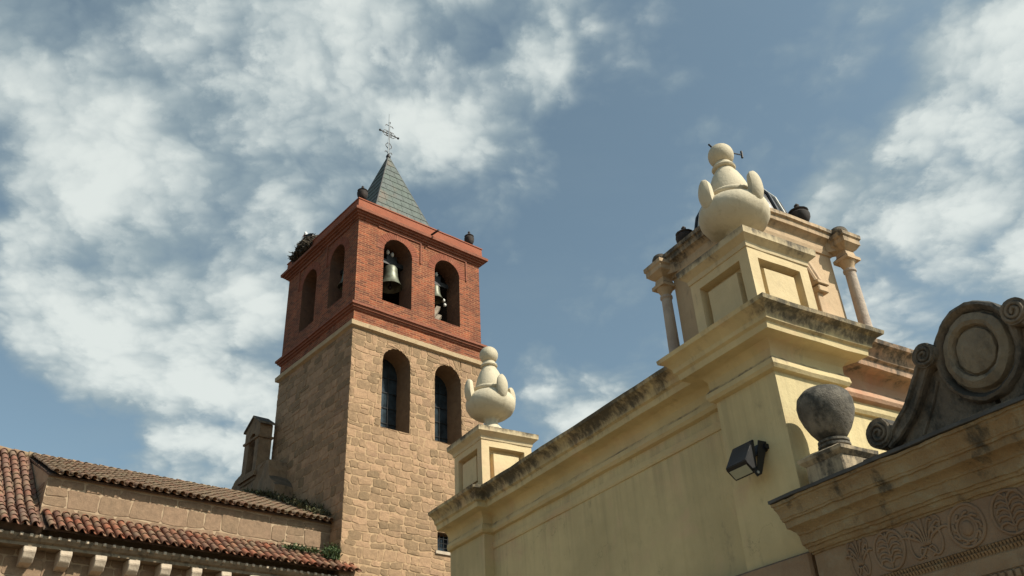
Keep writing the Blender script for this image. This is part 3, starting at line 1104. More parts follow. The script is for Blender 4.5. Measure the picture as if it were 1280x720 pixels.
def tiles(bm, x0, x1, low, high, sp=.25, L=.40, seed=2, r0_=.088, droop=.0):
    """rows of half-round clay tiles, covers over channels, each tile a loose shell"""
    rnd = random.Random(seed)
    lo, hi = Vector((0, *low)), Vector((0, *high))
    d = hi-lo
    S = d.length
    d.normalize()
    nn = Vector((0, -d.z, d.y))
    ncol = int(round((x1-x0)/sp))
    nrow = int(math.ceil(S/L))
    for c in range(ncol):
        xc = x0+(c+.5)*(x1-x0)/ncol
        for kind in (0, 1):
            for r in range(nrow):
                s0 = r*L-(.05 if kind else 0)+rnd.uniform(-.02, .02)
                s1 = min(s0+L*1.22, S+.05)
                if s1-s0 < .1:
                    continue
                xm = xc+(sp*.5 if kind == 0 else 0)+rnd.uniform(-.012, .012)
                ra, rb = (r0_*1.06, r0_*.84) if kind else (r0_*.9, r0_*1.02)
                lift = (.075 if kind else .07)+rnd.uniform(-.006, .006)
                tw = rnd.uniform(-.015, .015)
                shells = []
                for thk in (0, .015):
                    rows = []
                    for s_, rr, lf in ((s0, ra, lift+.022), (s1, rb, lift)):
                        rr = rr-thk if kind else rr
                        ring_ = []
                        for k in range(7):
                            q = math.pi*k/6
                            ca, sa = math.cos(q)*rr, math.sin(q)*rr
                            h = lf+sa*.95 if kind else lf-sa*.75+(thk if thk else 0)
                            ring_.append(bm.verts.new(lo+d*s_+nn*h+Vector((xm+ca+tw*(s_-s0), 0, 0))))
                        rows.append(ring_)
                    shells.append(rows)
                (o0, o1), (i0, i1) = shells
                for k in range(6):
                    bm.faces.new((o0[k], o0[k+1], o1[k+1], o1[k]))
                    bm.faces.new((i0[k], i1[k], i1[k+1], i0[k+1]))
                    bm.faces.new((o0[k], i0[k], i0[k+1], o0[k+1]))
                    bm.faces.new((o1[k], o1[k+1], i1[k+1], i1[k]))
                for a in (0, 6):
                    bm.faces.new((o0[a], o1[a], i1[a], i0[a]))


# walls
bm = B()
box(bm, XC, X0-.003, YC, YR, 6.5, 9.9)
extrude_poly(bm, [(XC, YC, 9.9), (XC, YR, 9.9), (XC, YR, ZR-.12), (XC, YC, 10.50)], (X0-.003-XC, 0, 0))
cw = church.part('clerestory_wall', bm, M['church_mortar'])
bm = B()
masonry(bm, (XC, X0-.01, 9.25, 10.42), [], lambda u, v, d: (u, YC-d, v), (.36, .60), (.45, 1.1), .03, .016, .05, 21, .06)
masonry(bm, (YC, YR, 9.25, 10.40), [], lambda u, v, d: (XC-d, u, v), (.3, .5), (.4, .8), .03, .014, .04, 22, .04)
church.part('rubble_facing', bm, M['church_stone'], cw)
bm = B()
box(bm, -6, X0-.003, 25.46, YR+3, 0, 8.5)
aw = church.part('aisle_wall', bm, M['church_mortar'])
bm = B()
masonry(bm, (0, X0-.01, 6.3, 8.45), [], lambda u, v, d: (u, 25.46-d, v), (.34, .55), (.4, 1.0), .03, .018, .04, 23, .05)
church.part('aisle_facing', bm, M['church_stone'], aw)
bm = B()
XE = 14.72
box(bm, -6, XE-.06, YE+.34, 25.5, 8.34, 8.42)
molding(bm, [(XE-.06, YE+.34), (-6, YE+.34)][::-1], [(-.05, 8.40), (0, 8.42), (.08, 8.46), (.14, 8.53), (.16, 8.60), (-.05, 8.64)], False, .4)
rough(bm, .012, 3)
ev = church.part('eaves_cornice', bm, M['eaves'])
bm = B()
rnd = random.Random(4)
x = 0.
while x < XE-.3:
    box(bm, x, x+.085, YE+.15, YE+.30, 8.535+rnd.uniform(-.006, .006), 8.615, .012)
    x += .235+rnd.uniform(-.02, .02)
church.part('billet_moulding', bm, M['corbel'], ev)
cb = None
for k in range(12):
    xx = 4.36+.88*k
    if cb is None:
        bm = B()
        pr = [(25.47, 8.338), (YE+.30, 8.338), (YE+.27, 8.20), (YE+.34, 8.05), (YE+.46, 7.94), (25.47, 7.88)]
        extrude_poly(bm, [(xx-.15, y, z) for y, z in pr], (.30, 0, 0))
        bmesh.ops.bevel(bm, geom=list(bm.edges), offset=.018, segments=1, affect='EDGES')
        rough(bm, .02, 5)
        cb = church.part('corbel', bm, M['corbel'])
    else:
        copy_part(cb, xx-4.36, 0, 0)
# roofs
bm = B()
for a, b_, xa, xb in (((YE+.16, ZE+.09), (YC+.05, ZC+.03), XC-.02, XE-.1), ((YU+.16, ZU+.07), (YR, ZR), XC-.02, X0-.003)):
    extrude_poly(bm, [(xa, a[0], a[1]), (xa, b_[0], b_[1]), (xa, b_[0], b_[1]-.06), (xa, a[0], a[1]-.06)], (xb-xa, 0, 0))
extrude_poly(bm, [(-6, YE+.16, ZE+.09), (-6, YC, ZC), (-6, YR, ZR), (-6, YR+4, ZR-2.5), (-6, YR+4, 8.4), (-6, 25.2, 8.4)], (6+XC-.025, 0, 0))
extrude_poly(bm, [(XC-.02, YR, ZR), (XC-.02, YR+4, ZR-2.5), (XC-.02, YR+4, 8.4), (XC-.02, YR, 8.4)], (X0-XC, 0, 0))
church.part('roof_boarding', bm, M['door'])
bm = B()
tiles(bm, XC+.02, XE, (YE, ZE), (YC, ZC), .245, .40, 2)
church.part('aisle_tiles', bm, M['tile'], smooth=50)
bm = B()
tiles(bm, XC-.02, X0-.02, (YU, ZU), (YR, ZR), .25, .40, 3)
church.part('clerestory_tiles', bm, M['tile_up'], smooth=50)
bm = B()
tiles(bm, 2.1, XC-.14, (YE, ZE), (YC, ZC), .24, .34, 5, .092)
tiles(bm, 2.1, XC-.14, (YC-.02, ZC), (YR, ZR), .24, .36, 6, .092)
church.part('transept_tiles', bm, M['tile_big'], smooth=50)
bm = B()
rnd = random.Random(8)
x = 2.0
while x < X0-.1:
    L = .42
    lathe_pts = [(x, YR, ZR+.06+rnd.uniform(-.01, .01)), (x+L*1.1, YR, ZR+.045)]
    tube(bm, lathe_pts, [.125, .105], 10)
    x += L
church.part('ridge_tiles', bm, M['tile_up'], smooth=50)

# raised masonry spur behind the roof, against the tower, with its bellcote
spur = Thing('masonry_spur', 'rough stone spur toned dark with tower shade, rising behind the tiled roof against the tower', 'wall', FT, (13.8, 30.5, 0))
bm = B()
ol = [(28.6, 8), (33.4, 8), (33.3, 13.15), (32.5, 13.5), (32.2, 13.75), (31.75, 13.95), (31.1, 13.75), (30.2, 13.6), (29.7, 13.8), (29.35, 13.75), (29.2, 13.1), (28.7, 12.6)]
extrude_poly(bm, [(13.45, y, z) for y, z in ol], (.74, 0, 0))
bmesh.ops.triangulate(bm, faces=[f for f in bm.faces if len(f.verts) > 4])
bmesh.ops.subdivide_edges(bm, edges=bm.edges[:], cuts=3, use_grid_fill=True)
rough(bm, .07, 2.3, .03)
spur.part('rubble', bm, M['spur'])
bc = Thing('bellcote', 'small stone bellcote with gabled top and arched niche beside the tower', 'bellcote', FT, (13.75, 30.98, 13.4))
bf = lambda u, v, d: (13.42-d, u, v)
NI = arch(30.72, 31.28, 13.72, 15.32, 8)
bm = B()
sheet(bm, (30.40, 31.66, 13.3, 15.58), [NI], bf)
reveal(bm, NI, .3, bf)
bm.faces.new([bm.verts.new(bf(u, v, -.3)) for u, v in NI])
for p in (((13.42, 30.40), (13.95, 30.40)), ((13.95, 30.40), (13.95, 31.66)), ((13.95, 31.66), (13.42, 31.66))):
    (xa, ya), (xb, yb) = p
    bm.faces.new([bm.verts.new(q) for q in ((xa, ya, 13.3), (xb, yb, 13.3), (xb, yb, 15.58), (xa, ya, 15.58))])
extrude_poly(bm, [(13.42, 30.40, 15.58), (13.42, 31.66, 15.58), (13.42, 31.03, 16.0)], (.53, 0, 0))
bc.part('body', bm, M['spur'])
bm = B()
molding(bm, [(13.42, 31.66), (13.42, 30.40), (13.95, 30.40), (13.95, 31.66)], [(-.02, 14.98), (.05, 15.0), (.06, 15.08), (-.02, 15.1)], True)
bc.part('string_course', bm, M['spur'])
bm = B()
molding(bm, [(13.42, 31.66), (13.42, 30.40), (13.95, 30.40), (13.95, 31.66)], [(-.02, 13.45), (.09, 13.42), (.1, 13.6), (-.02, 13.66)], True)
bc.part('base_course', bm, M['spur'])
bm = B()
for s_ in (-1, 1):
    extrude_poly(bm, [(13.36, 31.03, 16.10), (13.36, 31.03+s_*.74, 15.62), (13.36, 31.03+s_*.74, 15.54), (13.36, 31.03, 16.01)], (.65, 0, 0))
rough(bm, .015, 4)
bc.part('gable_coping', bm, M['lichen'])


def weeds(name, label, cat, pts, n, h, mat, seed, group=None, spread=.22, leafw=.05):
    rnd = random.Random(seed)
    c = Vector(pts[0])
    t = Thing(name, label, cat, FT, pts[len(pts)//2], group)
    bm = B()
    for i in range(n):
        k = rnd.uniform(0, len(pts)-1.001)
        a, b_ = Vector(pts[int(k)]), Vector(pts[int(k)+1])
        p = a+(b_-a)*(k-int(k))+Vector((rnd.gauss(0, spread*.5), rnd.gauss(0, spread*.5), -.03))
        hh = h*rnd.uniform(.3, 1.15)
        d = Vector((rnd.gauss(0, .4), rnd.gauss(0, .4), 1)).normalized()
        s_ = d.cross(Vector((rnd.uniform(-1, 1), rnd.uniform(-1, 1), .1))).normalized()
        stem = [p, p+d*hh*.6, p+d*hh+Vector((rnd.gauss(0, .06), rnd.gauss(0, .06), -.02))]
        for m_ in range(3):
            q = p+d*hh*rnd.uniform(.25, 1.)
            l = (d*.5+Vector((rnd.uniform(-1, 1), rnd.uniform(-1, 1), rnd.uniform(-.2, .6)))).normalized()*rnd.uniform(.06, .13)
            w = l.cross(d).normalized()*leafw*rnd.uniform(.5, 1.)
            bm.faces.new([bm.verts.new(x_) for x_ in (q, q+l*.5+w, q+l, q+l*.5-w)])
        w = s_*.012
        bm.faces.new([bm.verts.new(x_) for x_ in (stem[0]-w, stem[0]+w, stem[1]+w*.7, stem[2], stem[1]-w*.7)])
    t.part('foliage', bm, mat)
    return t


weeds('roof_shrub', 'green bushy weed in the roof corner at the foot of the tower', 'plant', [(13.9, 25.15, 9.2), (13.95, 25.05, 9.15), (14.1, 25.4, 9.4)], 320, .36, M['leaf'], 41, leafw=.035)
weeds('roof_grass', 'low green weed patch growing on the aisle tiles near the tower', 'plant', [(12.55, 25.55, 9.40), (13.0, 25.5, 9.38), (13.45, 25.42, 9.34)], 300, .13, M['leaf'], 42, spread=.34, leafw=.03)
weeds('wall_weeds', 'dark dry weeds along the roof edge against the shaded tower wall', 'plant', [(13.9, 25.9, 10.75), (13.85, 26.7, 11.15), (13.7, 27.5, 11.5), (13.5, 28.4, 11.95)], 900, .17, M['moss'], 43, spread=.45, leafw=.035)
weeds('ridge_weeds', 'dark weed tuft at the foot of the bellcote spur', 'plant', [(13.2, 28.6, 12.0), (13.15, 29.0, 12.1), (13.2, 30.3, 12.6)], 420, .25, M['moss'], 44, spread=.3, leafw=.035)

# ------------------------------------------------------------------ chapel with the long plastered wall (x into building, y along facade)
chapel = Thing('plastered_chapel', 'long cream plastered building with stained cornice and two panelled pedestals', 'building', FW, (7, 8, 0))
path = [(6.0, 11.71), (6.0, 10.68), (6.15, 10.68), (6.15, 5.85), (6.0, 5.85), (6.0, 5.05), (6.93, 5.05), (6.93, 5.20), (12, 5.20)]
bm = B()
# wall: plan outline extruded in steps so that its edges can be roughened a little
lv = [0, 1.2, 2.4, 3.4, 4.2, 4.9, 5.5]
molding(bm, path, [(0, z) for z in lv], False, .5)
bm.faces.new([bm.verts.new(p) for p in ((6.0, 11.71, 0), (12, 11.71, 0), (12, 11.71, 5.5), (6.0, 11.71, 5.5))])
bmesh.ops.remove_doubles(bm, verts=bm.verts, dist=.0005)
rough(bm, .006, .9, .003)
chapel.part('wall', bm, M['cream'])
PRO = [(-.03, 5.13), (.0, 5.135), (.045, 5.15), (.066, 5.185), (.06, 5.235), (.035, 5.27), (.03, 5.285),
       (.035, 5.36), (.065, 5.405), (.10, 5.425), (.205, 5.43), (.225, 5.435), (.232, 5.50), (.25, 5.512), (.262, 5.52), (.27, 5.565), (.31, 5.62), (.365, 5.65), (.375, 5.69),
       (.30, 5.715), (.05, 5.74), (-.5, 5.78)]
bm = B()
molding(bm, path[:8], PRO, False, .22)
rough(bm, .006, 2.2, .007)
chapel.part('cornice', bm, M['cream_trim'], smooth=28)
bm = B()
molding(bm, path[7:], PRO, False, .22)
rough(bm, .007, 2.2, .008)
chapel.part('cornice_return', bm, M['pink'], smooth=28, label='pinkish flaking stretch of cornice')
bm = B()
molding(bm, path[7:], [(-.02, 4.98), (.03, 4.985), (.05, 5.02), (.05, 5.07), (.02, 5.09), (-.02, 5.1)], False, .3)
rough(bm, .005, 2.2, .004)
chapel.part('fillet_moulding', bm, M['cream_trim'])
bm = B()
molding(bm, [(6.15, 10.68), (6.15, 5.85)], [(-.02, 4.93), (.012, 4.935), (.02, 4.96), (.02, 5.02), (-.02, 5.03)], False, .3)
rough(bm, .003, 2.2, .003)
chapel.part('fillet_moulding', bm, M['cream_trim'])
bm = B()
bm.faces.new([bm.verts.new(p) for p in ((6.3, 5.4, 5.72), (12, 5.4, 5.72), (12, 11.6, 5.72), (6.3, 11.6, 5.72))])
chapel.part('flat_roof', bm, M['brownstone'])
bm = B()
box(bm, 5.93, 6.1, 5.055, 10.6, 0, 3.46, .02)
bmesh.ops.subdivide_edges(bm, edges=[e for e in bm.edges if e.calc_length() > 1], cuts=12)
rough(bm, .012, 2, .005)
chapel.part('stone_plinth', bm, M['brownstone'])


def pedestal(x0, y0, w=.87):
    x1, y1 = x0+w, y0+w
    bm = B()
    fs = box(bm, x0, x1, y0, y1, 5.66, 6.58)
    sides = [f for f in fs if abs(f.calc_center_median().z-6.12) < .2]
    bmesh.ops.recalc_face_normals(bm, faces=bm.faces)
    for f in sides:
        bmesh.ops.inset_region(bm, faces=[f], thickness=.185, depth=0)
        # lift the lower edge a little: the foot of the panel sits above the cornice
        bmesh.ops.inset_region(bm, faces=[f], thickness=.008, depth=-.11)
        bmesh.ops.inset_region(bm, faces=[f], thickness=.098, depth=0)
        bmesh.ops.inset_region(bm, faces=[f], thickness=.02, depth=.085)
    for v in bm.verts:
        if 5.7 < v.co.z < 6.13:
            v.co.z = 5.96+(v.co.z-5.845)*.62
    bmesh.ops.subdivide_edges(bm, edges=[e for e in bm.edges if e.calc_length() > .3], cuts=2)
    rough(bm, .005, 3, .003)
    pd = chapel.part('pedestal', bm, M['ped'])
    bm = B()
    molding(bm, [(x0, y1), (x0, y0), (x1, y0), (x1, y1)], [(-.02, 6.54), (.012, 6.55), (.02, 6.60), (.055, 6.635), (.085, 6.66), (.09, 6.735), (.06, 6.75), (-.25, 6.77)], True, .2)
    bm.faces.new([bm.verts.new(p) for p in ((x0+.2, y0+.2, 6.765), (x1-.2, y0+.2, 6.765), (x1-.2, y1-.2, 6.765), (x0+.2, y1-.2, 6.765))])
    rough(bm, .006, 3, .005)
    chapel.part('pedestal_cap', bm, M['ped_cap'], pd, smooth=28)


pedestal(6.0, 5.05)
pedestal(6.0, 10.68)


def urn(x, y, label):
    z = 6.77
    t = Thing('stone_urn', label, 'urn', FW, (x, y, z), 'limewashed urns on the pedestals')
    bm = B()
    box(bm, x-.22, x+.22, y-.22, y+.22, z-.02, z+.06, .012)
    lathe(bm, x, y, [(.20, .055), (.205, .11), (.175, .14), (.165, .17), (.12, .22), (.105, .27), (.11, .31), (.15, .345)], 32, z)
    rough(bm, .005, 5)
    t.part('foot', bm, M['urn'], smooth=40)
    bm = B()
    lathe(bm, x, y, [(.12, .335), (.19, .345), (.27, .375), (.345, .435), (.388, .515), (.398, .585), (.382, .65), (.345, .705), (.295, .745), (.262, .76), (.254, .775), (.262, .785), (.272, .805), (.268, .83), (.255, .845), (.20, .855)], 40, z)
    rough(bm, .006, 4)
    t.part('bowl', bm, M['urn'], smooth=40)
    bm = B()
    lathe(bm, x, y, [(.238, .85), (.234, .89), (.218, .97), (.19, 1.06), (.155, 1.145), (.12, 1.205), (.105, 1.235), (.13, 1.245), (.14, 1.265), (.13, 1.285), (.105, 1.295), (.10, 1.33)], 32, z)
    rough(bm, .005, 4)
    t.part('lid', bm, M['urn'], smooth=40)
    bm = B()
    bmesh.ops.create_uvsphere(bm, u_segments=32, v_segments=20, radius=.152, matrix=Matrix.Translation((x, y, z+1.46)))
    rough(bm, .004, 5)
    t.part('ball_knob', bm, M['urn'], smooth='all')
    # upright scooped petals on four sides
    prof = [(0., .54, .375, .060), (.12, .585, .41, .074), (.28, .65, .438, .082), (.45, .72, .452, .085), (.60, .785, .452, .083), (.74, .845, .443, .076), (.86, .90, .428, .062), (.95, .937, .41, .040), (1., .952, .398, .012)]
    cr_ = spline([(a[1], a[2], a[3]) for a in prof], 2)
    NU = 6
    for k in range(4):
        bm = B()
        grids = []
        for side_ in (0, 1):
            g_ = []
            for iv, q in enumerate(cr_):
                zz, rr, ww = q
                f = iv/(len(cr_)-1)
                row = []
                for iu in range(-NU, NU+1):
                    u = iu/NU
                    th = (.12*(1-f)**.75+.036)*(1-.3*u*u)
                    r_ = rr-.035*u*u*(1-.3*f)-(th if side_ else 0)
                    an = k*math.pi/2+u*ww*1.13/rr
                    row.append(bm.verts.new((x+r_*math.cos(an), y+r_*math.sin(an), z+zz-(.012 if side_ and f > .6 else 0))))
                g_.append(row)
            grids.append(g_)
        A, C_ = grids
        nv = len(cr_)
        for g_ in grids:
            for a in range(nv-1):
                for b_ in range(2*NU):
                    bm.faces.new((g_[a][b_], g_[a][b_+1], g_[a+1][b_+1], g_[a+1][b_]))
        for a in range(nv-1):
            for b_ in (0, 2*NU):
                bm.faces.new((A[a][b_], A[a+1][b_], C_[a+1][b_], C_[a][b_]))
        for b_ in range(2*NU):
            for a in (0, nv-1):
                bm.faces.new((A[a][b_], A[a][b_+1], C_[a][b_+1], C_[a][b_]))
        rough(bm, .004, 6)
        t.part('scroll_leaf', bm, M['urn'], smooth=38)
    return t


ur = urn(6.43, 5.48, 'cream urn with ball top on the corner pedestal in front of the columned turret')
urn(6.43, 11.11, 'cream urn with ball top on the far pedestal in front of the granite tower')
bm = B()
bx_, by_, bz_ = 6.43, 5.48, 6.77
tube(bm, [(bx_-.02, by_+.06, bz_+1.60), (bx_-.05, by_+.10, bz_+1.70)], .012, 6)
ur.part('wire_stub', bm, M['iron'])
bm = B()
tube(bm, [(bx_+.10, by_-.10, bz_+1.47), (bx_+.20, by_-.15, bz_+1.44)], .008, 6)
tube(bm, [(bx_+.19, by_-.145, bz_+1.40), (bx_+.195, by_-.145, bz_+1.50)], .014, 6)
ur.part('wire_stub', bm, M['iron'])

# ------------------------------------------------------------------ columned turret behind the near pedestal
TX0, TX1, TY0, TY1 = 6.45, 7.82, 5.40, 6.63
tur = Thing('roof_turret', 'square plastered roof turret with corner columns and moulded top', 'turret', FW, (7.13, 6.02, 5.72))
bm = B()
box(bm, TX0+.05, TX1-.05, TY0+.05, TY1-.05, 5.70, 7.24)
bd = tur.part('body', bm, M['turret'])
bm = B()
for a, b_, c, d in ((TX0, TX0+.30, TY0, TY0+.30), (TX0, TX0+.30, TY1-.34, TY1), (TX1-.42, TX1, TY0, TY0+.34), (TX1-.34, TX1, TY1-.34, TY1)):
    box(bm, a, b_, c, d, 5.70, 7.235, .006)
rough(bm, .004, 3)
tur.part('pilaster', bm, M['turret'], bd)
bm = B()
tp = [(TX0, TY1), (TX0, TY0), (TX1, TY0), (TX1, TY1)]
molding(bm, tp, [(-.04, 7.15), (.02, 7.16), (.03, 7.21), (.015, 7.22), (.015, 7.30), (.04, 7.33), (.07, 7.355), (.085, 7.36), (.09, 7.42), (.115, 7.435), (.115, 7.485), (-.3, 7.52)], True, .15)
bm.faces.new([bm.verts.new(p) for p in ((TX0+.2, TY0+.2, 7.515), (TX1-.2, TY0+.2, 7.515), (TX1-.2, TY1-.2, 7.515), (TX0+.2, TY1-.2, 7.515))])
rough(bm, .007, 3, .006)
tur.part('entablature', bm, M['turret'], smooth=28)
bm = B()
# shallow cupola of black and white glazed tiles, ribbed
CXm, CYm = 7.13, 6.02
lathe(bm, CXm, CYm, [(.58, 7.50), (.575, 7.66), (.51, 7.92), (.39, 8.12), (.22, 8.26), (.05, 8.33)], 24)
cu = tur.part('cupola', bm, M['dome'], smooth=40)
for nm, ph, mt, rr in (('dark_ribs', 0, M['dome'], .022), ('white_ribs', .5, M['dome_white'], .018)):
    bm = B()
    for k in range(12):
        q = 2*math.pi*(k+ph)/12
        tube(bm, [(CXm+r_*math.cos(q), CYm+r_*math.sin(q), z_) for r_, z_ in ((.585, 7.52), (.58, 7.67), (.515, 7.93), (.395, 8.13), (.22, 8.27), (.06, 8.33))], rr, 6)
    tur.part(nm, bm, mt, cu)
for cx, cy in ((6.37, 6.71), (7.94, 5.28)):
    bm = B()
    lathe(bm, cx, cy, [(.10, 5.70), (.10, 5.80), (.085, 5.83), (.09, 5.87), (.069, 5.90), (.068, 6.3), (.061, 6.90), (.075, 6.915), (.075, 6.94), (.062, 6.95)], 24)
    rough(bm, .003, 4)
    cl_ = tur.part('column', bm, M['column'], smooth=35)
    bm = B()
    lathe(bm, cx, cy, [(.062, 6.945), (.07, 6.99), (.095, 7.03), (.105, 7.06)], 20)
    molding(bm, [(cx-.10, cy+.10), (cx-.10, cy-.10), (cx+.10, cy-.10), (cx+.10, cy+.10)], [(-.08, 7.045), (.01, 7.05), (.01, 7.09), (-.022, 7.12), (-.03, 7.18), (.0, 7.20), (.03, 7.24), (.042, 7.25), (.042, 7.31), (.058, 7.33), (.058, 7.38), (-.03, 7.43), (-.10, 7.43)], True, .1)
    rough(bm, .006, 5, .004)
    tur.part('capital', bm, M['turret'], cl_, smooth=28)
    bm = B()
    bmesh.ops.create_uvsphere(bm, u_segments=14, v_segments=10, radius=.11, matrix=Matrix.Translation((cx, cy, 7.46)) @ Matrix.Diagonal((1, 1, .75, 1)))
    rough(bm, .012, 6)
    tur.part('cap_stone', bm, M['lichen'], cl_, smooth='all')
    # tie from the column head back to the entablature
    ex = TX0+.02 if cx < 7 else TX1-.02
    ey = TY1-.02 if cy > 6 else TY0+.02
    bm = B()
    extrude_poly(bm, [(cx-.05, cy-.05, 7.20), (cx+.05, cy+.05, 7.20), (ex+.10 if cx < 7 else ex-.0, ey-.02 if cx < 7 else ey+.10, 7.20), (ex-.04, ey-.16 if cx < 7 else ey-.04, 7.20)], (0, 0, .2))
    tur.part('entablature_block', bm, M['turret'], cl_)
# scroll bracket between pedestal and turret
bm = B()
pts = spline([(7.13, 5.30, 6.98), (7.155, 5.25, 6.90), (7.175, 5.225, 6.78), (7.195, 5.20, 6.66), (7.22, 5.18, 6.55)], 5)
for o_ in (-.042, 0, .042):
    tube(bm, [p+Vector((o_, .02+abs(o_)*.3, 0)) for p in pts], .03, 8)
box(bm, 7.15, 7.33, 5.16, 5.46, 6.50, 6.545, .008)
box(bm, 7.165, 7.315, 5.175, 5.46, 6.41, 6.49, .01)
box(bm, 7.17, 7.26, 5.22, 5.46, 5.70, 6.42, .008)
tur.part('scroll_bracket', bm, M['turret'], smooth=30)
pot(6.62, 6.47, 7.51, 'dark weathered urn finial on the shaded edge of the turret top', .52, FW, 'small finials on the turret top', 'turret_finial')
pot(7.60, 5.50, 7.51, 'dark weathered urn finial on the sunlit edge of the turret top', .56, FW, 'small finials on the turret top', 'turret_finial')

# ------------------------------------------------------------------ floodlight on the plastered wall
fl = Thing('floodlight', 'black wall floodlight tilted down on the cream plaster', 'lamp', FW, (6.0, 5.44, 4.35))
prf = [(5.86, 4.535), (5.835, 4.53), (5.70, 4.315), (5.715, 4.295), (5.80, 4.215), (5.83, 4.225)]
ya, yb = 5.335, 5.60
bm = B()
extrude_poly(bm, [(x_, ya, z_) for x_, z_ in prf], (0, yb-ya, 0))
bmesh.ops.bevel(bm, geom=list(bm.edges), offset=.006, segments=2, affect='EDGES')
hs_ = fl.part('housing', bm, M['lamp_body'], smooth=30)
bm = B()
d_ = Vector((.085, 0, -.08)).normalized()
n_ = Vector((-d_.z*-1, 0, -d_.x))
n_ = Vector((-.68, 0, -.73))
p0 = Vector((5.715, 0, 4.295))
cs_ = [p0+d_*.014+n_*.003, p0+d_*.105+n_*.003]
extrude_poly(bm, [(cs_[0].x, ya+.022, cs_[0].z), (cs_[0].x, yb-.022, cs_[0].z), (cs_[1].x, yb-.022, cs_[1].z), (cs_[1].x, ya+.022, cs_[1].z)], n_*.002)
fl.part('lamp_glass', bm, M['lamp_glass'], hs_)
bm = B()
extrude_poly(bm, [(5.82, ya-.014, 4.25), (5.76, ya-.014, 4.22), (5.80, ya-.014, 4.17), (5.86, ya-.014, 4.20), (5.98, ya-.014, 4.46), (5.98, ya-.014, 4.53), (5.90, ya-.014, 4.53)], (0, .01, 0))
extrude_poly(bm, [(5.88, yb+.004, 4.40), (5.98, yb+.004, 4.46), (5.98, yb+.004, 4.53), (5.90, yb+.004, 4.53)], (0, .01, 0))
box(bm, 5.975, 5.998, ya-.014, yb+.014, 4.44, 4.53)
box(bm, 5.955, 5.998, ya-.035, ya-.014, 4.455, 4.50)
fl.part('bracket', bm, M['lamp_body'], hs_)
bm = B()
lathe(bm, 0, 0, [(.014, -.004), (.014, .004)], 12)
bmesh.ops.transform(bm, matrix=Matrix.Translation((5.81, ya-.018, 4.21)) @ Matrix.Rotation(R(90), 4, 'X'), verts=bm.verts)
fl.part('bolt', bm, M['steel'], hs_)

# ------------------------------------------------------------------ carved portal
por = Thing('carved_portal', 'carved brown stone portal with leaf frieze and scrolled crest', 'portal', FW, (6.2, 3.1, 0))
PL, PRr = 4.937, 1.263      # left and right edge of the portal front
PF = 5.85
bm = B()
for a, b_ in ((3.95, PL), (PRr, 2.25)):
    box(bm, PF, 6.75, a, b_, 0, 3.44)
box(bm, PF, 6.75, 2.25, 3.95, 2.55, 3.44)
por.part('jamb_wall', bm, M['portal'])
bm = B()
box(bm, 6.35, 6.42, 2.25, 3.95, 0, 2.55)
por.part('door', bm, M['door'])
# cornice: outline travels along the front (outward -x) with its ends returned
cp = [(6.75, PL), (PF, PL), (PF, PRr), (6.75, PRr)]
CPR = [(-.02, 3.385), (.018, 3.387), (.02, 3.402), (.035, 3.404), (.045, 3.42), (.046, 3.44), (.062, 3.443), (.07, 3.462), (.085, 3.466), (.088, 3.50), (.092, 3.54), (.105, 3.545), (.108, 3.56), (.125, 3.575), (.15, 3.59), (.183, 3.597), (.188, 3.60), (.192, 3.65), (.21, 3.653), (.214, 3.668), (.222, 3.672), (.228, 3.70), (.242, 3.735), (.262, 3.755), (.265, 3.772), (.282, 3.774), (.284, 3.796), (.2, 3.80), (-.2, 3.80)]


def port_sweep(bm, prof, step=.12):
    """front projection is full, the returned left end only slightly proud, as measured"""
    ys = [PL, PRr]
    n = int((PL-PRr)/step)
    rings = []
    for k in range(n+1):
        f = k/n
        ring_ = []
        for p, z in prof:
            e = p*.33
            y = (PL+e)*(1-f)+(PRr-e)*f
            ring_.append(bm.verts.new((PF-p, y, z)))
        rings.append(ring_)
    for a, b_ in zip(rings, rings[1:]):
        for i in range(len(prof)-1):
            bm.faces.new((a[i], b_[i], b_[i+1], a[i+1]))
    for rg in (rings[0], rings[-1]):
        bk = [bm.verts.new((6.72, v.co.y, v.co.z)) for v in rg]
        for i in range(len(rg)-1):
            bm.faces.new((rg[i], rg[i+1], bk[i+1], bk[i]))


bm = B()
port_sweep(bm, CPR, .06)
rough(bm, .010, 2.5, .009)
rough(bm, .004, 14)
por.part('cornice', bm, M['cornice_stone'], smooth=28)
bm = B()
n = 30
for k in range(n):
    a = PL+.10-(PL-PRr+.2)*k/n
    b_ = PL+.10-(PL-PRr+.2)*(k+1)/n+.003
    box(bm, PF-.305, 6.8, b_, a, 3.80, 3.826)
bmesh.ops.remove_doubles(bm, verts=bm.verts, dist=.004)
rough(bm, .005, 3, .004)
por.part('lead_capping', bm, M['lead'])
# frieze
bm = B()
box(bm, PF-.012, PF+.05, 1.60, 4.60, 3.085, 3.40)
fz = por.part('frieze', bm, M['frieze'])
XF = PF-.012


def c2(y, z, pts, k=4):
    return spline([(XF-.004, y+a, z+b_) for a, b_ in pts], k)


FL = ((1, 0, 0), .75)


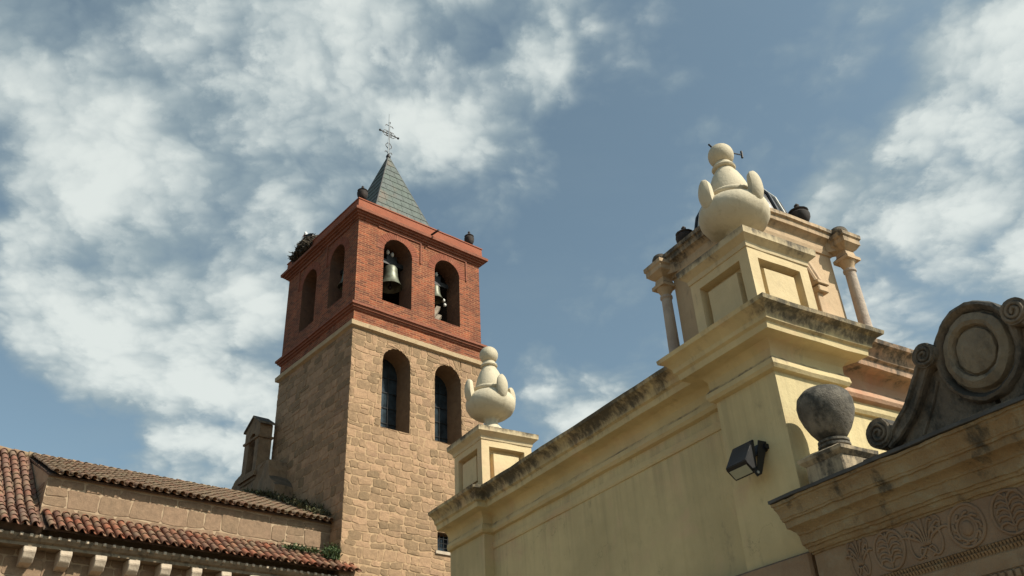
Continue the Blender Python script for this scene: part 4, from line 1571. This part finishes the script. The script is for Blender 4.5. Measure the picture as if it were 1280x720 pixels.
def oval(y, z):
    bm = B()
    n = 28
    tube(bm, [(XF-.004, y+.135*math.cos(2*math.pi*i/n), z+.145*math.sin(2*math.pi*i/n)) for i in range(n)], .013, 8, True, FL)
    tube(bm, [(XF-.004, y+.075*math.cos(2*math.pi*i/n), z-.02+.085*math.sin(2*math.pi*i/n)) for i in range(n)], .010, 8, True, FL)
    for i in range(9):
        q = 2*math.pi*i/9
        tube(bm, c2(y, z-.02, [(.08*math.cos(q), .09*math.sin(q)), (.10*math.cos(q+.2), .105*math.sin(q+.2)), (.112*math.cos(q+.5), .118*math.sin(q+.5))]), [.014]*4+[.012]*4+[.004], 6, False, FL)
    bmesh.ops.create_uvsphere(bm, u_segments=14, v_segments=10, radius=.045, matrix=Matrix.Translation((XF, y, z-.02)) @ Matrix.Diagonal((.5, 1, 1.2, 1)))
    return bm


def palm(y, z):
    bm = B()
    for i in range(-3, 4):
        a = i*.32
        L = .21-.012*abs(i)
        pts = [(0.01*i, -.05), (math.sin(a)*L*.45, -.05+math.cos(a)*L*.55), (math.sin(a)*L*.85+.012*i, -.05+math.cos(a)*L*.95), (math.sin(a)*L+.022*i, -.05+math.cos(a)*L*.86)]
        tube(bm, c2(y, z, pts), [.007]*4+[.013]*4+[.012]*4+[.006], 6, False, FL)
    for s_ in (-1, 1):
        pts = [(0, -.06), (s_*.07, -.125), (s_*.125, -.08), (s_*.13, .02), (s_*.09, .06), (s_*.075, .02)]
        tube(bm, c2(y, z, pts), .011, 6, False, FL)
        pts = [(s_*.03, -.13), (s_*.065, -.10), (s_*.05, -.06), (s_*.02, -.07)]
        tube(bm, c2(y, z, pts), .009, 6, False, FL)
        pts = [(s_*.13, .02), (s_*.15, .10), (s_*.11, .14)]
        tube(bm, c2(y, z, pts), .009, 6, False, FL)
    return bm


def spray(y, z):
    bm = B()
    n = 26
    tube(bm, [(XF-.004, y+.135*math.cos(2*math.pi*i/n), z+.145*math.sin(2*math.pi*i/n)) for i in range(n)], .012, 8, True, FL)
    tube(bm, c2(y, z, [(.0, -.14), (.005, 0), (0, .13)]), .009, 6, False, FL)
    for k in range(5):
        zz = -.10+k*.048
        for s_ in (-1, 1):
            pts = [(0, zz), (s_*.04, zz+.035), (s_*.085, zz+.03), (s_*.095, zz+.005)]
            tube(bm, c2(y, z, pts), [.009]*4+[.012]*4+[.010]*4+[.004], 6, False, FL)
    return bm


MOT = [(4.50, palm), (4.225, spray), (3.91, palm), (3.57, oval), (3.235, spray), (2.90, palm), (2.56, oval), (2.22, palm), (1.9, spray)]
for y, fn in MOT:
    bm = fn(y, 3.243)
    if y == 4.50:
        for v in bm.verts:
            v.co.y = 4.50+(v.co.y-4.50)*.62
    nm = {palm: 'palmette', oval: 'wreath', spray: 'leaf_oval'}[fn]
    rough(bm, .004, 16, .002)
    por.part(nm, bm, M['frieze'], fz, smooth='all')
bm = B()
y = 4.60
k = 0
while y > 1.6:
    for r_, (z0, z1) in enumerate(((3.052, 3.078), (3.018, 3.046))):
        o_ = .013 if r_ else 0
        extrude_poly(bm, [(PF-.004, y-o_, z0), (PF-.004, y-o_-.012, z0), (PF-.03, y-o_-.019, z1), (PF-.03, y-o_-.003, z1)], (.03, 0, 0))
    y -= .0265
por.part('bead_moulding', bm, M['portal'])
bm = B()
box(bm, PF-.008, PF+.04, 1.6, 4.55, 2.905, 3.008)
box(bm, PF-.016, PF+.04, 1.6, 4.55, 2.60, 2.80)
por.part('architrave', bm, M['portal'])
bm = B()
y = 4.55
while y > 1.6:
    box(bm, PF-.024, PF+.03, y-.035, y, 2.84, 2.895, .006)
    y -= .055
por.part('dentil_row', bm, M['portal'])
# crest on top: round boss between two pairs of scrolls
crest_y, crest_z = 3.12, 3.826
CX = 6.0
bm = B()


def prism(bm, pts, x0, x1):
    extrude_poly(bm, [(x0, y, z) for y, z in pts], (x1-x0, 0, 0))


prism(bm, [(4.32, crest_z), (4.32, crest_z+.06), (4.24, crest_z+.065), (4.24, crest_z+.12), (1.94, crest_z+.12), (1.94, crest_z+.065), (1.86, crest_z+.06), (1.86, crest_z)], CX-.16, CX+.2)
bmesh.ops.triangulate(bm, faces=[f for f in bm.faces if len(f.verts) > 4])
bmesh.ops.subdivide_edges(bm, edges=[e for e in bm.edges if e.calc_length() > .4], cuts=6)
rough(bm, .012, 4, .006)
cr = por.part('crest', bm, M['lichen'])
zc = 4.415
bm = B()
ringp = [(.395, .24), (.40, -.06), (.385, -.10), (.36, -.11), (.335, -.085), (.32, -.05), (.31, -.055), (.295, -.10), (.24, -.125), (.21, -.11), (.195, -.07), (.185, -.07), (.175, -.095), (.10, -.115), (.0, -.12)]
n = 48
rings = []
for r_, dx in ringp:
    rings.append([bm.verts.new((CX+dx, crest_y+.85*max(r_, .001)*math.cos(2*math.pi*i/n)*(1+(.018*math.sin(i*1.9)+.012*math.sin(i*.7) if r_ > .38 else 0)), zc+max(r_, .001)*.98*math.sin(2*math.pi*i/n))) for i in range(n)])
for a, b_ in zip(rings, rings[1:]):
    for i in range(n):
        bm.faces.new((a[i], a[(i+1) % n], b_[(i+1) % n], b_[i]))
bm.faces.new(rings[0])
rough(bm, .008, 4, .008)
rough(bm, .004, 13)
rb_ = por.part('round_boss', bm, M['lichen'], cr, smooth=35)
me = rb_.data
me.materials.append(M['crest_face'])
for p_ in me.polygons:
    c_ = p_.center
    if c_.x+por.base.x < CX-.02 and math.hypot((c_.y+por.base.y-crest_y)/.85, c_.z-zc) < .315:
        p_.material_index = 1


def volute(bm, y, z, r, s_, x0, x1):
    n = 22
    out = [(y+r*math.cos(2*math.pi*i/n), z+r*math.sin(2*math.pi*i/n)) for i in range(n)]
    prism(bm, out, x0, x1)
    sp = []
    for i in range(30):
        q = i/29*2.3*2*math.pi
        rr = r*(.88-.75*i/29)
        sp.append((x0-.004, y+s_*rr*math.cos(q+2.2), z+rr*math.sin(q+2.2)))
    tube(bm, sp, .016, 6)


for s_ in (1, -1):
    Yv = lambda dy: crest_y+s_*dy
    bm = B()
    volute(bm, Yv(.945), 4.115, .122, s_, CX-.13, CX+.16)
    volute(bm, Yv(.375), 4.535, .10, s_, CX-.14, CX+.16)
    # swept arm, concave, between the two volutes
    up_ = spline([(0, .37, 4.615), (0, .475, 4.51), (0, .56, 4.39), (0, .67, 4.26), (0, .80, 4.16), (0, .945, 4.03)], 4)
    dn = spline([(0, .88, 3.97), (0, .74, 4.05), (0, .60, 4.16), (0, .48, 4.30), (0, .40, 4.41), (0, .31, 4.47)], 4)
    prism(bm, [(Yv(p.y), p.z) for p in up_]+[(Yv(p.y), p.z) for p in dn], CX-.11, CX+.14)
    tube(bm, [(CX-.11, Yv(p.y-.015), p.z-.02) for p in up_[2:]], .022, 6)
    tube(bm, [(CX-.11, Yv(p.y+.012), p.z+.015) for p in dn], .02, 6)
    rough(bm, .005, 5, .005)
    por.part('volute', bm, M['lichen'], cr, smooth=35)
    bm = B()
    prism(bm, [(Yv(.02), 3.94), (Yv(.88), 3.94), (Yv(.68), 4.10), (Yv(.54), 4.24), (Yv(.44), 4.40), (Yv(.25), 4.46), (Yv(.02), 4.2)], CX-.05, CX+.12)
    tube(bm, [(CX-.055, Yv(.38), 4.34), (CX-.055, Yv(.48), 4.18), (CX-.055, Yv(.62), 4.0)], .014, 6)
    rough(bm, .005, 4)
    por.part('spandrel', bm, M['lichen'], cr)
# ball finial beside the wall on the portal cornice
bfn = Thing('ball_finial', 'blackened stone ball finial on a pale pedestal against the sunlit plaster', 'finial', FW, (6.16, 4.72, 3.826))
fx, fy = 6.16, 4.72
bm = B()
box(bm, fx-.20, fx+.20, fy-.20, fy+.20, 3.826, 4.14, .012)
molding(bm, [(fx-.2, fy+.2), (fx-.2, fy-.2), (fx+.2, fy-.2), (fx+.2, fy+.2)], [(-.05, 4.13), (.0, 4.135), (.035, 4.17), (.04, 4.20), (-.06, 4.25), (-.19, 4.27)], True, .1)
rough(bm, .006, 4, .005)
bfn.part('pedestal', bm, M['fin_ped'])
bm = B()
lathe(bm, fx, fy, [(.15, 4.20), (.135, 4.24), (.12, 4.265), (.14, 4.275), (.14, 4.295), (.12, 4.305), (.135, 4.315), (.135, 4.335), (.10, 4.35), (.11, 4.37)], 28)
rough(bm, .004, 4)
bfn.part('neck', bm, M['ball'], smooth=35)
bm = B()
lathe(bm, fx, fy, [(.10, 4.345), (.13, 4.375), (.178, 4.44), (.218, 4.52), (.242, 4.60), (.244, 4.675), (.224, 4.75), (.172, 4.805), (.095, 4.835), (.01, 4.84)], 36)
rough(bm, .006, 4)
bfn.part('ball', bm, M['ball'], smooth='all')
